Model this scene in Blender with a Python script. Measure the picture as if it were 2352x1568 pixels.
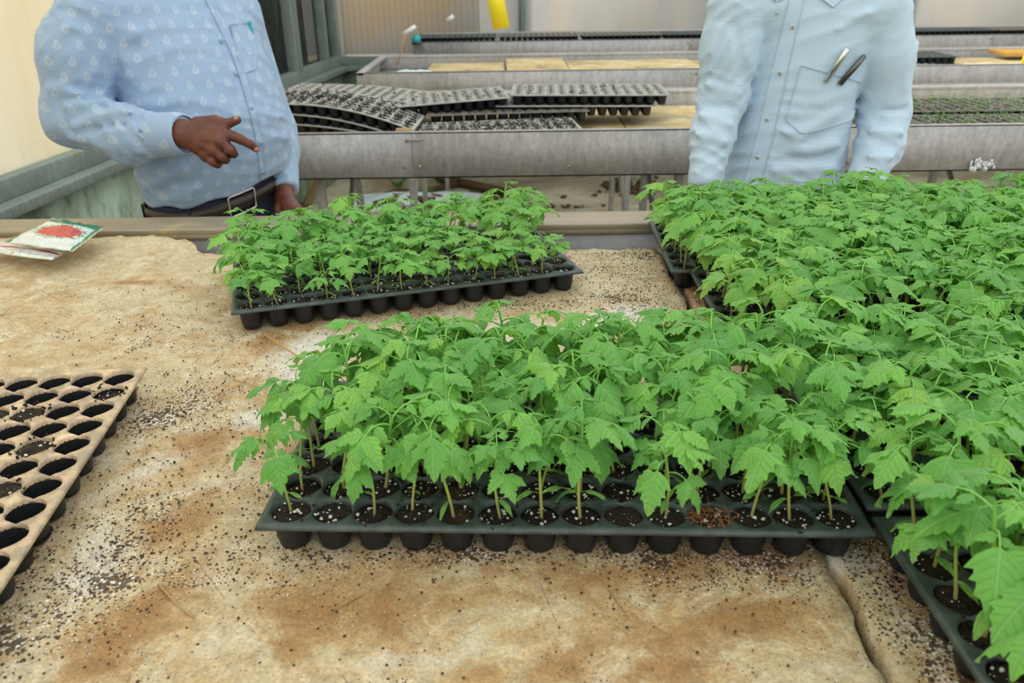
import bpy, math, random
import numpy as np
import openvdb as vdb
from mathutils import Vector, Matrix
from mathutils.bvhtree import BVHTree

for o in list(bpy.data.objects):
    bpy.data.objects.remove(o)
SC = bpy.context.scene
COL = SC.collection
random.seed(7)
RNG = np.random.default_rng(7)

# ------------------------------------------------------------------ camera
CZ = 1.4883
FPX = 1843.88
TH = math.radians(25.0647)
RO = math.radians(0.77617)
_r = np.array([1, 0, 0.]); _f = np.array([0, math.cos(TH), -math.sin(TH)]); _d = np.array([0, -math.sin(TH), -math.cos(TH)])
CR = np.array([math.cos(RO)*_r + math.sin(RO)*_d, -math.sin(RO)*_r + math.cos(RO)*_d, _f])
cam_data = bpy.data.cameras.new('camera')
cam = bpy.data.objects.new('camera', cam_data)
COL.objects.link(cam)
cam_data.sensor_width = 36.0
cam_data.lens = FPX/2352*36
cam_data.clip_start = 0.02
M3 = Matrix([[CR[0][i], -CR[1][i], -CR[2][i]] for i in range(3)])
cam.matrix_world = Matrix.Translation((0, 0, CZ)) @ M3.to_4x4()
cam_data.dof.use_dof = True
cam_data.dof.focus_distance = 0.98
cam_data.dof.aperture_fstop = 8.5
SC.camera = cam

def ray(x, y):
    return CR.T @ np.array([(x-1176)/FPX, (y-784)/FPX, 1.0])
def at(x, y, Y):
    """point seen at photo pixel x,y lying at distance Y in front of the camera"""
    d = ray(x, y)
    return d*(Y/d[1]) + np.array([0, 0, CZ])
def atz(x, y, z):
    d = ray(x, y)
    return d*((z-CZ)/d[2]) + np.array([0, 0, CZ])
def project(p):
    v = CR @ (np.asarray(p, float) - np.array([0, 0, CZ]))
    return v[0]/v[2]*FPX+1176, v[1]/v[2]*FPX+784, v[2]

# ------------------------------------------------------------------ world, sun, exposure
W = bpy.data.worlds.new('sky'); SC.world = W
W.use_nodes = True
wn, wl = W.node_tree.nodes, W.node_tree.links
bg = wn['Background']
geo = wn.new('ShaderNodeTexCoord'); sep = wn.new('ShaderNodeSeparateXYZ'); ramp = wn.new('ShaderNodeValToRGB')
wl.new(geo.outputs['Generated'], sep.inputs[0])
mr = wn.new('ShaderNodeMapRange'); mr.inputs[1].default_value = -1; mr.inputs[2].default_value = 1
wl.new(sep.outputs['Z'], mr.inputs[0]); wl.new(mr.outputs[0], ramp.inputs[0])
ramp.color_ramp.elements[0].position = 0.45; ramp.color_ramp.elements[0].color = (0.50, 0.48, 0.42, 1)
ramp.color_ramp.elements[1].position = 0.95; ramp.color_ramp.elements[1].color = (0.95, 1.0, 0.98, 1)
e = ramp.color_ramp.elements.new(0.55); e.color = (0.95, 0.93, 0.88, 1)
wl.new(ramp.outputs[0], bg.inputs[0]); bg.inputs[1].default_value = 1.0
sun = bpy.data.lights.new('sun', 'SUN'); sun.energy = 3.6; sun.angle = math.radians(9); sun.color = (1.0, 0.90, 0.72)
suno = bpy.data.objects.new('sun', sun); COL.objects.link(suno)
suno.rotation_euler = Vector((0.75, -0.55, -0.50)).to_track_quat('-Z', 'Y').to_euler()
SC.view_settings.view_transform = 'Standard'; SC.view_settings.look = 'None'
SC.view_settings.gamma = 1.0; SC.view_settings.use_curve_mapping = False
SC.view_settings.exposure = 0.52

# ------------------------------------------------------------------ material helpers
def srgb(r, g, b):
    f = lambda c: (c/255/12.92 if c/255 <= 0.04045 else ((c/255+0.055)/1.055)**2.4)
    return (f(r), f(g), f(b), 1)
class NT:
    def __init__(s, name):
        s.m = bpy.data.materials.new(name); s.m.use_nodes = True
        s.n = s.m.node_tree.nodes; s.l = s.m.node_tree.links
        s.b = s.n['Principled BSDF']; s.out = s.n['Material Output']
        s.tc = s.n.new('ShaderNodeTexCoord')
    def put(s, sock, v):
        if hasattr(v, 'is_linked') or isinstance(v, bpy.types.NodeSocket): s.l.new(v, sock)
        else: sock.default_value = v
    def noise(s, scale, detail=4, rough=0.55, vec=None, out=0, dist=0.0):
        n = s.n.new('ShaderNodeTexNoise'); n.inputs['Scale'].default_value = scale
        n.inputs['Detail'].default_value = detail; n.inputs['Roughness'].default_value = rough
        n.inputs['Distortion'].default_value = dist
        s.l.new(vec if vec is not None else s.tc.outputs['Object'], n.inputs['Vector']); return n.outputs[out]
    def voro(s, scale, vec=None, feature='F1', out='Distance'):
        n = s.n.new('ShaderNodeTexVoronoi'); n.feature = feature; n.inputs['Scale'].default_value = scale
        s.l.new(vec if vec is not None else s.tc.outputs['Object'], n.inputs['Vector']); return n.outputs[out]
    def map(s, v, a, b, c=0.0, d=1.0):
        n = s.n.new('ShaderNodeMapRange'); n.inputs[1].default_value = a; n.inputs[2].default_value = b
        n.inputs[3].default_value = c; n.inputs[4].default_value = d; n.clamp = True
        s.l.new(v, n.inputs[0]); return n.outputs[0]
    def mix(s, f, a, b, mode='MIX'):
        n = s.n.new('ShaderNodeMix'); n.data_type = 'RGBA'; n.blend_type = mode
        s.put(n.inputs[0], f); s.put(n.inputs[6], a); s.put(n.inputs[7], b); return n.outputs[2]
    def math(s, op, a, b=None, c=None):
        n = s.n.new('ShaderNodeMath'); n.operation = op; s.put(n.inputs[0], a)
        if b is not None: s.put(n.inputs[1], b)
        if c is not None: s.put(n.inputs[2], c)
        return n.outputs[0]
    def mapping(s, scale=(1, 1, 1), rot=(0, 0, 0), loc=(0, 0, 0), vec=None):
        n = s.n.new('ShaderNodeMapping'); n.inputs['Scale'].default_value = scale
        n.inputs['Rotation'].default_value = rot; n.inputs['Location'].default_value = loc
        s.l.new(vec if vec is not None else s.tc.outputs['Object'], n.inputs[0]); return n.outputs[0]
    def sepxyz(s, vec):
        n = s.n.new('ShaderNodeSeparateXYZ'); s.l.new(vec, n.inputs[0]); return n.outputs
    def attr(s, name, out='Fac'):
        n = s.n.new('ShaderNodeAttribute'); n.attribute_name = name; return n.outputs[out]
    def color(s, c): s.put(s.b.inputs['Base Color'], c)
    def rough(s, r): s.put(s.b.inputs['Roughness'], r)
    def bump(s, h, strength=0.3, dist=0.001):
        n = s.n.new('ShaderNodeBump'); n.inputs['Strength'].default_value = strength
        n.inputs['Distance'].default_value = dist; s.l.new(h, n.inputs['Height'])
        s.l.new(n.outputs[0], s.b.inputs['Normal']); return n.outputs[0]
def plain(name, c, rough=0.6, metal=0.0, var=0.12, scale=40):
    t = NT(name); v = t.map(t.noise(scale), 0.3, 0.7, 1-var, 1+var*0.5)
    col = t.mix(1.0, c, (1, 1, 1, 1), 'MULTIPLY')
    n = t.n.new('ShaderNodeVectorMath'); n.operation = 'SCALE'; t.l.new(col, n.inputs[0]); t.l.new(v, n.inputs['Scale'])
    t.color(n.outputs[0]); t.rough(rough); t.b.inputs['Metallic'].default_value = metal
    return t.m

# ------------------------------------------------------------------ object helpers
def new_mesh(name, V, F, smooth=False, uv=None, attrs=None, midx=None):
    """V (N,3); F: (M,4)/(M,3) array or list of them or python list of tuples"""
    me = bpy.data.meshes.new(name)
    V = np.asarray(V, np.float32)
    if isinstance(F, np.ndarray): F = [F]
    if len(F) and not isinstance(F[0], np.ndarray):
        loops = np.concatenate([np.asarray(f, np.int32) for f in F]) if F else np.zeros(0, np.int32)
        tot = np.array([len(f) for f in F], np.int32)
    else:
        F = [f for f in F if len(f)]
        loops = np.concatenate([f.ravel() for f in F]).astype(np.int32)
        tot = np.concatenate([np.full(len(f), f.shape[1], np.int32) for f in F])
    start = np.concatenate([[0], np.cumsum(tot)[:-1]]).astype(np.int32)
    me.vertices.add(len(V)); me.vertices.foreach_set('co', V.ravel())
    me.loops.add(len(loops)); me.loops.foreach_set('vertex_index', loops)
    me.polygons.add(len(tot)); me.polygons.foreach_set('loop_start', start)
    try: me.polygons.foreach_set('loop_total', tot)
    except Exception: pass
    if smooth: me.polygons.foreach_set('use_smooth', np.ones(len(tot), bool))
    if midx is not None: me.polygons.foreach_set('material_index', np.asarray(midx, np.int32))
    if uv is not None:
        l = me.uv_layers.new(name='UVMap'); l.data.foreach_set('uv', np.asarray(uv, np.float32)[loops].ravel())
    for k, a in (attrs or {}).items():
        at_ = me.attributes.new(k, 'FLOAT', 'POINT'); at_.data.foreach_set('value', np.asarray(a, np.float32))
    me.update(calc_edges=True)
    return me
def link(name, me, mats=None, parent=None, loc=None):
    o = bpy.data.objects.new(name, me); COL.objects.link(o)
    if mats is not None and me is not None and len(me.materials) == 0:
        for m in (mats if isinstance(mats, (list, tuple)) else [mats]): me.materials.append(m)
    if parent is not None: o.parent = parent
    if loc is not None: o.location = loc
    return o
def tag(o, label=None, cat=None, group=None, kind=None):
    if label: o['label'] = label
    if cat: o['category'] = cat
    if group: o['group'] = group
    if kind: o['kind'] = kind
    return o
def empty(name, loc=(0, 0, 0), rot=(0, 0, 0)):
    o = bpy.data.objects.new(name, None); COL.objects.link(o); o.location = loc; o.rotation_euler = rot
    o.empty_display_size = 0.02
    return o
class MB:
    def __init__(s): s.V = []; s.F = []; s.U = []; s.mi = []; s.n = 0; s.A = {}
    def add(s, V, F, mi=0, uv=None):
        V = np.asarray(V, float).reshape(-1, 3)
        s.V.append(V); s.U.append(np.zeros((len(V), 2)) if uv is None else np.asarray(uv, float))
        if isinstance(F, np.ndarray): F = F.tolist()
        s.F += [tuple(int(i)+s.n for i in f) for f in F]; s.mi += [mi]*len(F); s.n += len(V); return s
    def box(s, x0, x1, y0, y1, z0, z1, mi=0, rot=None, c=None):
        V = np.array([[x, y, z] for x in (x0, x1) for y in (y0, y1) for z in (z0, z1)], float)
        if rot is not None:
            c = np.array(c if c is not None else V.mean(0)); V = (V-c) @ np.array(rot).T + c
        return s.add(V, [(0, 1, 3, 2), (4, 6, 7, 5), (0, 4, 5, 1), (2, 3, 7, 6), (0, 2, 6, 4), (1, 5, 7, 3)], mi)
    def tube(s, P, R, seg=8, mi=0, caps=True, flat=None):
        P = np.asarray(P, float); n = len(P); R = np.broadcast_to(np.asarray(R, float), (n,))
        T = np.gradient(P, axis=0); T /= np.linalg.norm(T, axis=1, keepdims=True)+1e-12
        up = np.array([0, 0, 1.]) if abs(T[0][2]) < 0.9 else np.array([1., 0, 0])
        V = []; U = []
        a = np.arange(seg)/seg*2*np.pi
        N = np.cross(T[0], up); N /= np.linalg.norm(N)
        for k in range(n):
            N = N - T[k]*N.dot(T[k]); N /= np.linalg.norm(N); B = np.cross(T[k], N)
            V.append(P[k] + R[k]*(np.cos(a)[:, None]*N + np.sin(a)[:, None]*B*(flat or 1)))
            U.append(np.stack([a/6.2832, np.full(seg, k/(n-1))], 1))
        V = np.concatenate(V); U = np.concatenate(U)
        F = [(k*seg+i, k*seg+(i+1) % seg, (k+1)*seg+(i+1) % seg, (k+1)*seg+i) for k in range(n-1) for i in range(seg)]
        if caps: F += [tuple(range(seg))[::-1], tuple((n-1)*seg+i for i in range(seg))]
        return s.add(V, F, mi, U)
    def mesh(s, name, smooth=False): return new_mesh(name, np.concatenate(s.V), s.F, smooth, np.concatenate(s.U), None, s.mi)
    def build(s, name, mats, parent=None, smooth=False, bevel=0, loc=None):
        V = np.concatenate(s.V)
        if loc is not None: V = V-np.asarray(loc, float)
        me = new_mesh(name, V, s.F, smooth, np.concatenate(s.U), None, s.mi)
        o = link(name, me, mats, parent, loc)
        if bevel:
            b = o.modifiers.new('bevel', 'BEVEL'); b.width = bevel; b.segments = 2; b.limit_method = 'ANGLE'
        return o
def rotz(a): c, s = math.cos(a), math.sin(a); return np.array([[c, -s, 0], [s, c, 0], [0, 0, 1.]])
def roty(a): c, s = math.cos(a), math.sin(a); return np.array([[c, 0, s], [0, 1, 0], [-s, 0, c]])
def rotx(a): c, s = math.cos(a), math.sin(a); return np.array([[1, 0, 0], [0, c, -s], [0, s, c]])

# ------------------------------------------------------------------ materials of the place
def metal_mat(name, base, spot=0.25, rough=0.45, metal=0.55):
    t = NT(name)
    st = t.noise(1.0, 6, 0.7, vec=t.mapping((60, 60, 14)))
    sp = t.noise(90, 3, 0.6)
    big = t.noise(4, 4, 0.6); sp = t.noise(60, 5, 0.75)
    v = t.math('MULTIPLY', t.map(st, 0.3, 0.75, 1-spot, 1+spot*0.7), t.map(sp, 0.35, 0.7, 1-spot*0.5, 1+spot*0.5))
    v = t.math('MULTIPLY', v, t.map(big, 0.3, 0.7, 0.85, 1.12))
    n = t.n.new('ShaderNodeVectorMath'); n.operation = 'SCALE'; n.inputs[0].default_value = base[:3]; t.l.new(v, n.inputs['Scale'])
    t.color(n.outputs[0]); t.b.inputs['Metallic'].default_value = metal
    t.rough(t.map(st, 0.2, 0.8, rough-0.1, rough+0.2)); return t.m
M_GALV = metal_mat('galvanised_metal', (0.46, 0.447, 0.442), 0.30, 0.55, 0.08)
M_RAILFACE = metal_mat('rail_face_metal', (0.36, 0.345, 0.37), 0.2, 0.5, 0.1)
M_FRAME = metal_mat('greenhouse_frame_metal', (0.27, 0.33, 0.31), 0.25, 0.5, 0.1)
def rail_mat():
    t = NT('dirty_rail_top')
    n1 = t.noise(1, 6, 0.7, vec=t.mapping((3, 40, 40)))
    c = t.mix(t.map(n1, 0.35, 0.7), srgb(164, 150, 124), srgb(138, 130, 120))
    c = t.mix(t.map(t.noise(9, 5, 0.7), 0.56, 0.72), c, srgb(196, 178, 128))
    t.color(c); t.rough(0.4); t.b.inputs['Metallic'].default_value = 0.25; return t.m
M_RAIL = rail_mat()

def board_mat():
    """old insulation board: cream skin with rusty stains, pale worn patches, dark grit"""
    t = NT('stained_board')
    st = t.attr('stain'); wh = t.attr('pale'); gr = t.attr('grit'); rd = t.attr('rust')
    n_big = t.noise(5.5, 8, 0.62, dist=0.6); n_blo = t.noise(15, 9, 0.72, dist=0.8); n_mid = t.noise(26, 7, 0.65, dist=0.3); n_fine = t.noise(190, 5, 0.7)
    c = t.mix(t.map(n_mid, 0.38, 0.62), srgb(190, 162, 116), srgb(216, 202, 170))
    c = t.mix(t.map(n_big, 0.45, 0.6, 0, 0.6), c, srgb(206, 190, 154))
    s1 = t.map(t.math('ADD', t.math('MULTIPLY', st, 0.60), t.math('ADD', t.math('MULTIPLY', n_big, 0.9), t.math('MULTIPLY', t.math('SUBTRACT', n_blo, 0.5), 2.6))), 0.58, 0.88)
    c = t.mix(t.math('MULTIPLY', s1, 0.72), c, srgb(182, 147, 96))
    s2 = t.map(t.math('ADD', t.math('MULTIPLY', st, 0.5), t.math('MULTIPLY', n_blo, 1.2)), 0.86, 1.12)
    c = t.mix(t.math('MULTIPLY', s2, 0.7), c, srgb(150, 104, 52))
    s3 = t.map(t.math('ADD', rd, t.math('MULTIPLY', n_mid, 0.8)), 0.75, 1.25)
    c = t.mix(t.math('MULTIPLY', s3, 0.8), c, srgb(150, 86, 54))
    s4 = t.map(t.math('ADD', t.math('MULTIPLY', wh, 0.8), t.math('MULTIPLY', n_mid, 0.7)), 0.72, 1.1)
    c = t.mix(t.math('MULTIPLY', s4, 0.85), c, srgb(220, 216, 202))
    # fine weathered grain
    g = t.math('MULTIPLY', t.map(t.noise(330, 5, 0.8), 0.32, 0.68, 0.66, 1.28), t.map(t.noise(75, 7, 0.8), 0.34, 0.66, 0.76, 1.18))
    n = t.n.new('ShaderNodeVectorMath'); n.operation = 'SCALE'; t.l.new(c, n.inputs[0]); t.l.new(g, n.inputs['Scale'])
    c = n.outputs[0]
    # grit and perlite dust
    v1 = t.voro(240); dn = t.noise(14, 4, 0.7); dn2 = t.noise(60, 3, 0.7)
    thr = t.math('MULTIPLY', t.math('ADD', gr, 0.28), t.map(dn, 0.35, 0.75, 0.0, 1.0))
    thr = t.math('MULTIPLY', thr, t.map(dn2, 0.35, 0.65, 0.4, 1.3))
    m1 = t.math('LESS_THAN', v1, t.math('MULTIPLY', thr, 0.72))
    c = t.mix(t.math('MULTIPLY', m1, 0.85), c, srgb(62, 44, 30))
    v2 = t.voro(150); dn3 = t.noise(8, 4, 0.7, vec=t.mapping(loc=(3, 1, 0)))
    m2 = t.math('LESS_THAN', v2, t.math('MULTIPLY', t.math('ADD', gr, 0.2), t.map(dn3, 0.4, 0.75, 0.0, 0.4)))
    c = t.mix(m2, c, srgb(44, 30, 22))
    v3 = t.voro(210, vec=t.mapping(loc=(0.4, 0.7, 0)))
    m3 = t.math('LESS_THAN', v3, t.math('MULTIPLY', t.math('ADD', gr, 0.3), t.map(dn, 0.3, 0.7, 0.0, 0.28)))
    c = t.mix(m3, c, srgb(236, 234, 226))
    # hairline cracks
    cr = t.voro(7, vec=t.mapping(), feature='DISTANCE_TO_EDGE')
    m4 = t.math('MULTIPLY', t.math('LESS_THAN', cr, 0.004), t.map(dn, 0.5, 0.6, 0.0, 0.6))
    c = t.mix(m4, c, srgb(90, 62, 40))
    t.color(c); t.rough(t.map(n_mid, 0.3, 0.7, 0.6, 0.85))
    t.bump(t.math('ADD', n_fine, t.math('MULTIPLY', n_mid, 2.0)), 0.8, 0.0018)
    return t.m
M_BOARD = board_mat()
def foam_mat():
    t = NT('yellowed_foam_board')
    n1 = t.noise(7, 7, 0.65, dist=0.5); n2 = t.noise(40, 5, 0.7)
    c = t.mix(t.map(n1, 0.35, 0.65), srgb(196, 168, 106), srgb(228, 214, 172))
    c = t.mix(t.map(t.noise(3, 6, 0.7), 0.5, 0.68), c, srgb(138, 112, 74))
    c = t.mix(t.map(n2, 0.6, 0.75), c, srgb(96, 78, 54))
    t.color(c); t.rough(0.8); return t.m
M_FOAM = foam_mat()

def poly_mat(name, c1, c2, stripe=120, axis=0, transl=0.55):
    """twin-wall polycarbonate sheet: milky, lets daylight through"""
    t = NT(name)
    sx = t.sepxyz(t.tc.outputs['Object'])[axis]
    w = t.math('SINE', t.math('MULTIPLY', sx, stripe*6.2832))
    sc = (2.2, 2.2, 0.5)
    n1 = t.noise(1.3, 5, 0.6, vec=t.mapping(sc)); n2 = t.noise(8, 5, 0.7, vec=t.mapping((2, 2, 0.25)))
    c = t.mix(t.map(n1, 0.38, 0.62), c1, c2)
    c = t.mix(t.map(n2, 0.55, 0.8, 0, 0.5), c, (c1[0]*0.8, c1[1]*0.76, c1[2]*0.62, 1))
    c = t.mix(t.map(w, -1, 1, 0, 0.12), c, (c1[0]*0.7, c1[1]*0.7, c1[2]*0.7, 1))
    alg = t.map(t.noise(30, 5, 0.75, vec=t.mapping((1, 1, 0.6))), 0.62, 0.74, 0, 0.35)
    zz = t.sepxyz(t.tc.outputs['Object'])[2]
    c = t.mix(t.math('MULTIPLY', alg, t.map(zz, 1.1, 1.6, 1.0, 0.0)), c, srgb(120, 130, 100))
    t.color(c); t.rough(0.32)
    tr = t.n.new('ShaderNodeBsdfTranslucent'); t.l.new(c, tr.inputs[0])
    ms = t.n.new('ShaderNodeMixShader'); ms.inputs[0].default_value = transl
    t.l.new(t.b.outputs[0], ms.inputs[1]); t.l.new(tr.outputs[0], ms.inputs[2]); t.l.new(ms.outputs[0], t.out.inputs[0])
    return t.m
M_POLY_L = poly_mat('cream_polycarbonate', (0.90, 0.85, 0.72, 1), (0.97, 0.95, 0.88, 1), 90, 1, 0.6)
M_POLY_B = poly_mat('milky_polycarbonate', (0.80, 0.82, 0.86, 1), (0.90, 0.87, 0.84, 1), 55, 0, 0.62)
def glass_mat():
    t = NT('dirty_dark_glass')
    n1 = t.noise(3, 6, 0.7, vec=t.mapping((3, 3, 0.6)), dist=0.8)
    c = t.mix(t.map(n1, 0.4, 0.65), (0.025, 0.032, 0.026, 1), (0.11, 0.14, 0.12, 1))
    t.color(c); t.rough(0.25); t.b.inputs['IOR'].default_value = 1.3
    tr = t.n.new('ShaderNodeBsdfTransparent'); ms = t.n.new('ShaderNodeMixShader'); ms.inputs[0].default_value = 0.3
    t.l.new(t.b.outputs[0], ms.inputs[1]); t.l.new(tr.outputs[0], ms.inputs[2]); t.l.new(ms.outputs[0], t.out.inputs[0])
    return t.m
M_GLASS = glass_mat()
def mesh_mat():
    t = NT('corrugated_cooling_screen')
    s = t.sepxyz(t.tc.outputs['Object'])
    a = t.map(t.math('SINE', t.math('MULTIPLY', s[0], 6.2832*22)), 0.2, 1.0)
    b = t.map(t.math('SINE', t.math('MULTIPLY', s[2], 6.2832*48)), 0.1, 1.0)
    n1 = t.noise(1.8, 4, 0.6)
    c = t.mix(t.map(n1, 0.4, 0.62), (0.93, 0.93, 0.95, 1), (0.97, 0.88, 0.74, 1))
    c = t.mix(t.math('MULTIPLY', a, 0.20), c, (0.50, 0.48, 0.46, 1))
    c = t.mix(t.math('MULTIPLY', b, 0.20), c, (0.45, 0.43, 0.41, 1))
    t.color(c); t.rough(0.5)
    tr = t.n.new('ShaderNodeBsdfTranslucent'); t.l.new(c, tr.inputs[0])
    ms = t.n.new('ShaderNodeMixShader'); ms.inputs[0].default_value = 0.75
    t.l.new(t.b.outputs[0], ms.inputs[1]); t.l.new(tr.outputs[0], ms.inputs[2]); t.l.new(ms.outputs[0], t.out.inputs[0])
    return t.m
M_SCREEN = mesh_mat()
def lowwall_mat():
    t = NT('mossy_painted_concrete')
    n1 = t.noise(2.2, 7, 0.65, vec=t.mapping((1.4, 1.4, 0.8)), dist=0.4); n2 = t.noise(16, 6, 0.7, vec=t.mapping((1, 1, 0.4)))
    c = t.mix(t.map(n1, 0.4, 0.6), srgb(178, 200, 184), srgb(128, 142, 122))
    c = t.mix(t.map(n2, 0.5, 0.72), c, srgb(96, 104, 84))
    s = t.sepxyz(t.tc.outputs['Object'])
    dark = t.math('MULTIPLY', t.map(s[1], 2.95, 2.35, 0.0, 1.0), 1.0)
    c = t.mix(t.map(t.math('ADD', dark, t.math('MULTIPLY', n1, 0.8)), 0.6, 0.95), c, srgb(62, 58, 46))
    t.color(c); t.rough(0.85); t.bump(n2, 0.3, 0.01); return t.m
M_LOW = lowwall_mat()
def floor_mat():
    t = NT('dirty_concrete_floor')
    n1 = t.noise(1.6, 7, 0.65, dist=0.6); n2 = t.noise(10, 6, 0.7)
    c = t.mix(t.map(n1, 0.4, 0.6), srgb(206, 198, 174), srgb(160, 146, 116))
    c = t.mix(t.map(n2, 0.56, 0.72), c, srgb(112, 92, 62))
    t.color(c); t.rough(0.85); t.bump(n2, 0.3, 0.01); return t.m
M_FLOOR = floor_mat()
M_WHITE = plain('white_plastic', (0.80, 0.84, 0.84, 1), 0.4)
M_YELLOW = plain('yellow_card', (0.95, 0.80, 0.03, 1), 0.45, var=0.05, scale=20)
M_WOOD = plain('weathered_wood', srgb(170, 140, 96), 0.8, var=0.25, scale=30)
M_WOODD = plain('dark_wet_wood', srgb(96, 72, 44), 0.8, var=0.3, scale=20)
M_STRAW = plain('dry_straw', srgb(186, 150, 96), 0.7, var=0.15, scale=200)
M_CHROME = plain('polished_steel', (0.72, 0.72, 0.70, 1), 0.18, 1.0, 0.05)
M_DARKSTEEL = plain('dark_steel', (0.16, 0.16, 0.15, 1), 0.22, 0.9, 0.05)
M_TEAL = plain('teal_plastic', (0.03, 0.40, 0.42, 1), 0.4)
M_GREENLEAF = plain('weed_green', (0.12, 0.30, 0.05, 1), 0.6)

# ------------------------------------------------------------------ setting
def struct(o, label=None): o['kind'] = 'structure'; return o
m = MB(); m.box(-14, 14, -4, 16, -0.1, 0.0); struct(m.build('floor', M_FLOOR))
BWY = 6.62
def wx(y): return -1.33 - 0.0937*(BWY-y)          # inner face of the left wall
LW0 = np.array([wx(BWY), BWY]); LW1 = np.array([wx(-1.5), -1.5])
ldir = (LW1-LW0)/np.linalg.norm(LW1-LW0); LANG = math.atan2(ldir[1], ldir[0])
def lwall_box(mb, y0, y1, z0, z1, t0, t1, mi=0):
    """box along the left wall between distances y0..y1, t = offset inwards (+) or outwards (-) from its face"""
    n = np.array([-ldir[1], ldir[0]]); n = n if n[0] > 0 else -n
    def p(y): return np.array([wx(y), y])
    V = [(*(p(y)+n*t), z) for y in (y0, y1) for t in (t0, t1) for z in (z0, z1)]
    return mb.add(V, [(0, 1, 3, 2), (4, 6, 7, 5), (0, 4, 5, 1), (2, 3, 7, 6), (0, 2, 6, 4), (1, 5, 7, 3)], mi)
SILL = 0.80
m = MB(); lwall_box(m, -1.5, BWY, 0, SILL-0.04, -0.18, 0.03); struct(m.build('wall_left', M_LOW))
m = MB()
lwall_box(m, -1.5, BWY, SILL-0.04, SILL+0.0, -0.18, 0.09); lwall_box(m, -1.5, BWY, SILL, SILL+0.07, -0.09, 0.03)
struct(m.build('trim_1', M_FRAME, bevel=0.004))
m = MB(); lwall_box(m, -1.5, 4.05, SILL+0.07, 3.3, -0.03, -0.02); struct(m.build('window_1', M_POLY_L))
m = MB(); lwall_box(m, 4.1, BWY-0.05, SILL+0.07, 3.3, -0.04, -0.034); w2 = struct(m.build('window_2', M_GLASS))
fr = MB()
for y in (4.08, 4.62, 4.72, 5.62, 5.69, 6.30, BWY-0.03):
    lwall_box(fr, y-0.025, y+0.025, SILL+0.05, 3.3, -0.05, 0.03)
fr.build('window_frame', M_FRAME, w2, bevel=0.003)
# dark shade cloth hung outside the dark panes
m = MB()
n_ = 60
P = []
for k in range(n_+1):
    y = 3.9+3.0*k/n_; off = -0.35-0.03*math.sin(k*0.9)-0.02*math.sin(k*2.3)
    for z in (0.5, 3.3): P.append((wx(y)+off, y, z))
m.add(P, [(2*k, 2*k+1, 2*k+3, 2*k+2) for k in range(n_)])
sc_ = m.build('shade_curtain', plain('dark_green_shade_cloth', (0.045, 0.06, 0.045, 1), 0.9, var=0.3, scale=8), smooth=True)
so = sc_.modifiers.new('t', 'SOLIDIFY'); so.thickness = 0.004
tag(sc_, 'dark green shade curtain hanging outside the dark left glass panes', 'curtain')
# back wall
BX0, BX1 = LW0[0], 6.5
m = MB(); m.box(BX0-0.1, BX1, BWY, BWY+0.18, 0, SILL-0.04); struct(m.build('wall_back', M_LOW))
m = MB(); m.box(BX0-0.1, BX1, BWY-0.05, BWY+0.18, SILL-0.04, SILL); m.box(BX0-0.1, BX1, BWY, BWY+0.07, SILL, SILL+0.06)
struct(m.build('trim_2', M_FRAME, bevel=0.004))
post_x = [at(767, 70, BWY)[0], at(1199, 45, BWY)[0], at(1643, 45, BWY)[0], at(2084, 45, BWY)[0], at(2520, 45, BWY)[0], 5.4]
xs_ = [BX0-0.02]+post_x[1:]+[BX1]
for k in range(len(xs_)-1):
    m = MB(); m.box(xs_[k]+0.02, xs_[k+1]-0.02, BWY+0.03, BWY+0.04, SILL+0.06, 3.3)
    struct(m.build('window_%d' % (k+3), M_POLY_B))
for k, x in enumerate(post_x):
    m = MB(); w_ = 0.026 if k else 0.03
    m.box(x-w_, x+w_, BWY-0.01, BWY+0.08, SILL+0.04, 3.3); m.box(x-w_*0.35, x+w_*0.35, BWY-0.03, BWY, SILL+0.04, 3.3)
    struct(m.build('trim_%d' % (k+3), M_FRAME, bevel=0.003))
# corrugated screen fixed on the inside of the first back pane
a = at(792, 140, BWY-0.04); b = at(1104, 140, BWY-0.04)
m = MB(); nx = 230; zz = np.linspace(SILL+0.08, 3.0, 2)
V = []
for k in range(nx+1):
    x = a[0]+(b[0]-a[0])*k/nx
    for z in zz: V.append((x, BWY-0.012+0.002*math.sin(k*1.2), z))
m.add(V, [(2*k, 2*k+2, 2*k+3, 2*k+1) for k in range(nx)])
so_ = m.build('cooling_screen', M_SCREEN, smooth=True)
s = so_.modifiers.new('t', 'SOLIDIFY'); s.thickness = 0.006
tag(so_, 'corrugated ribbed screen panel fixed in front of the back wall left pane', 'screen')

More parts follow.
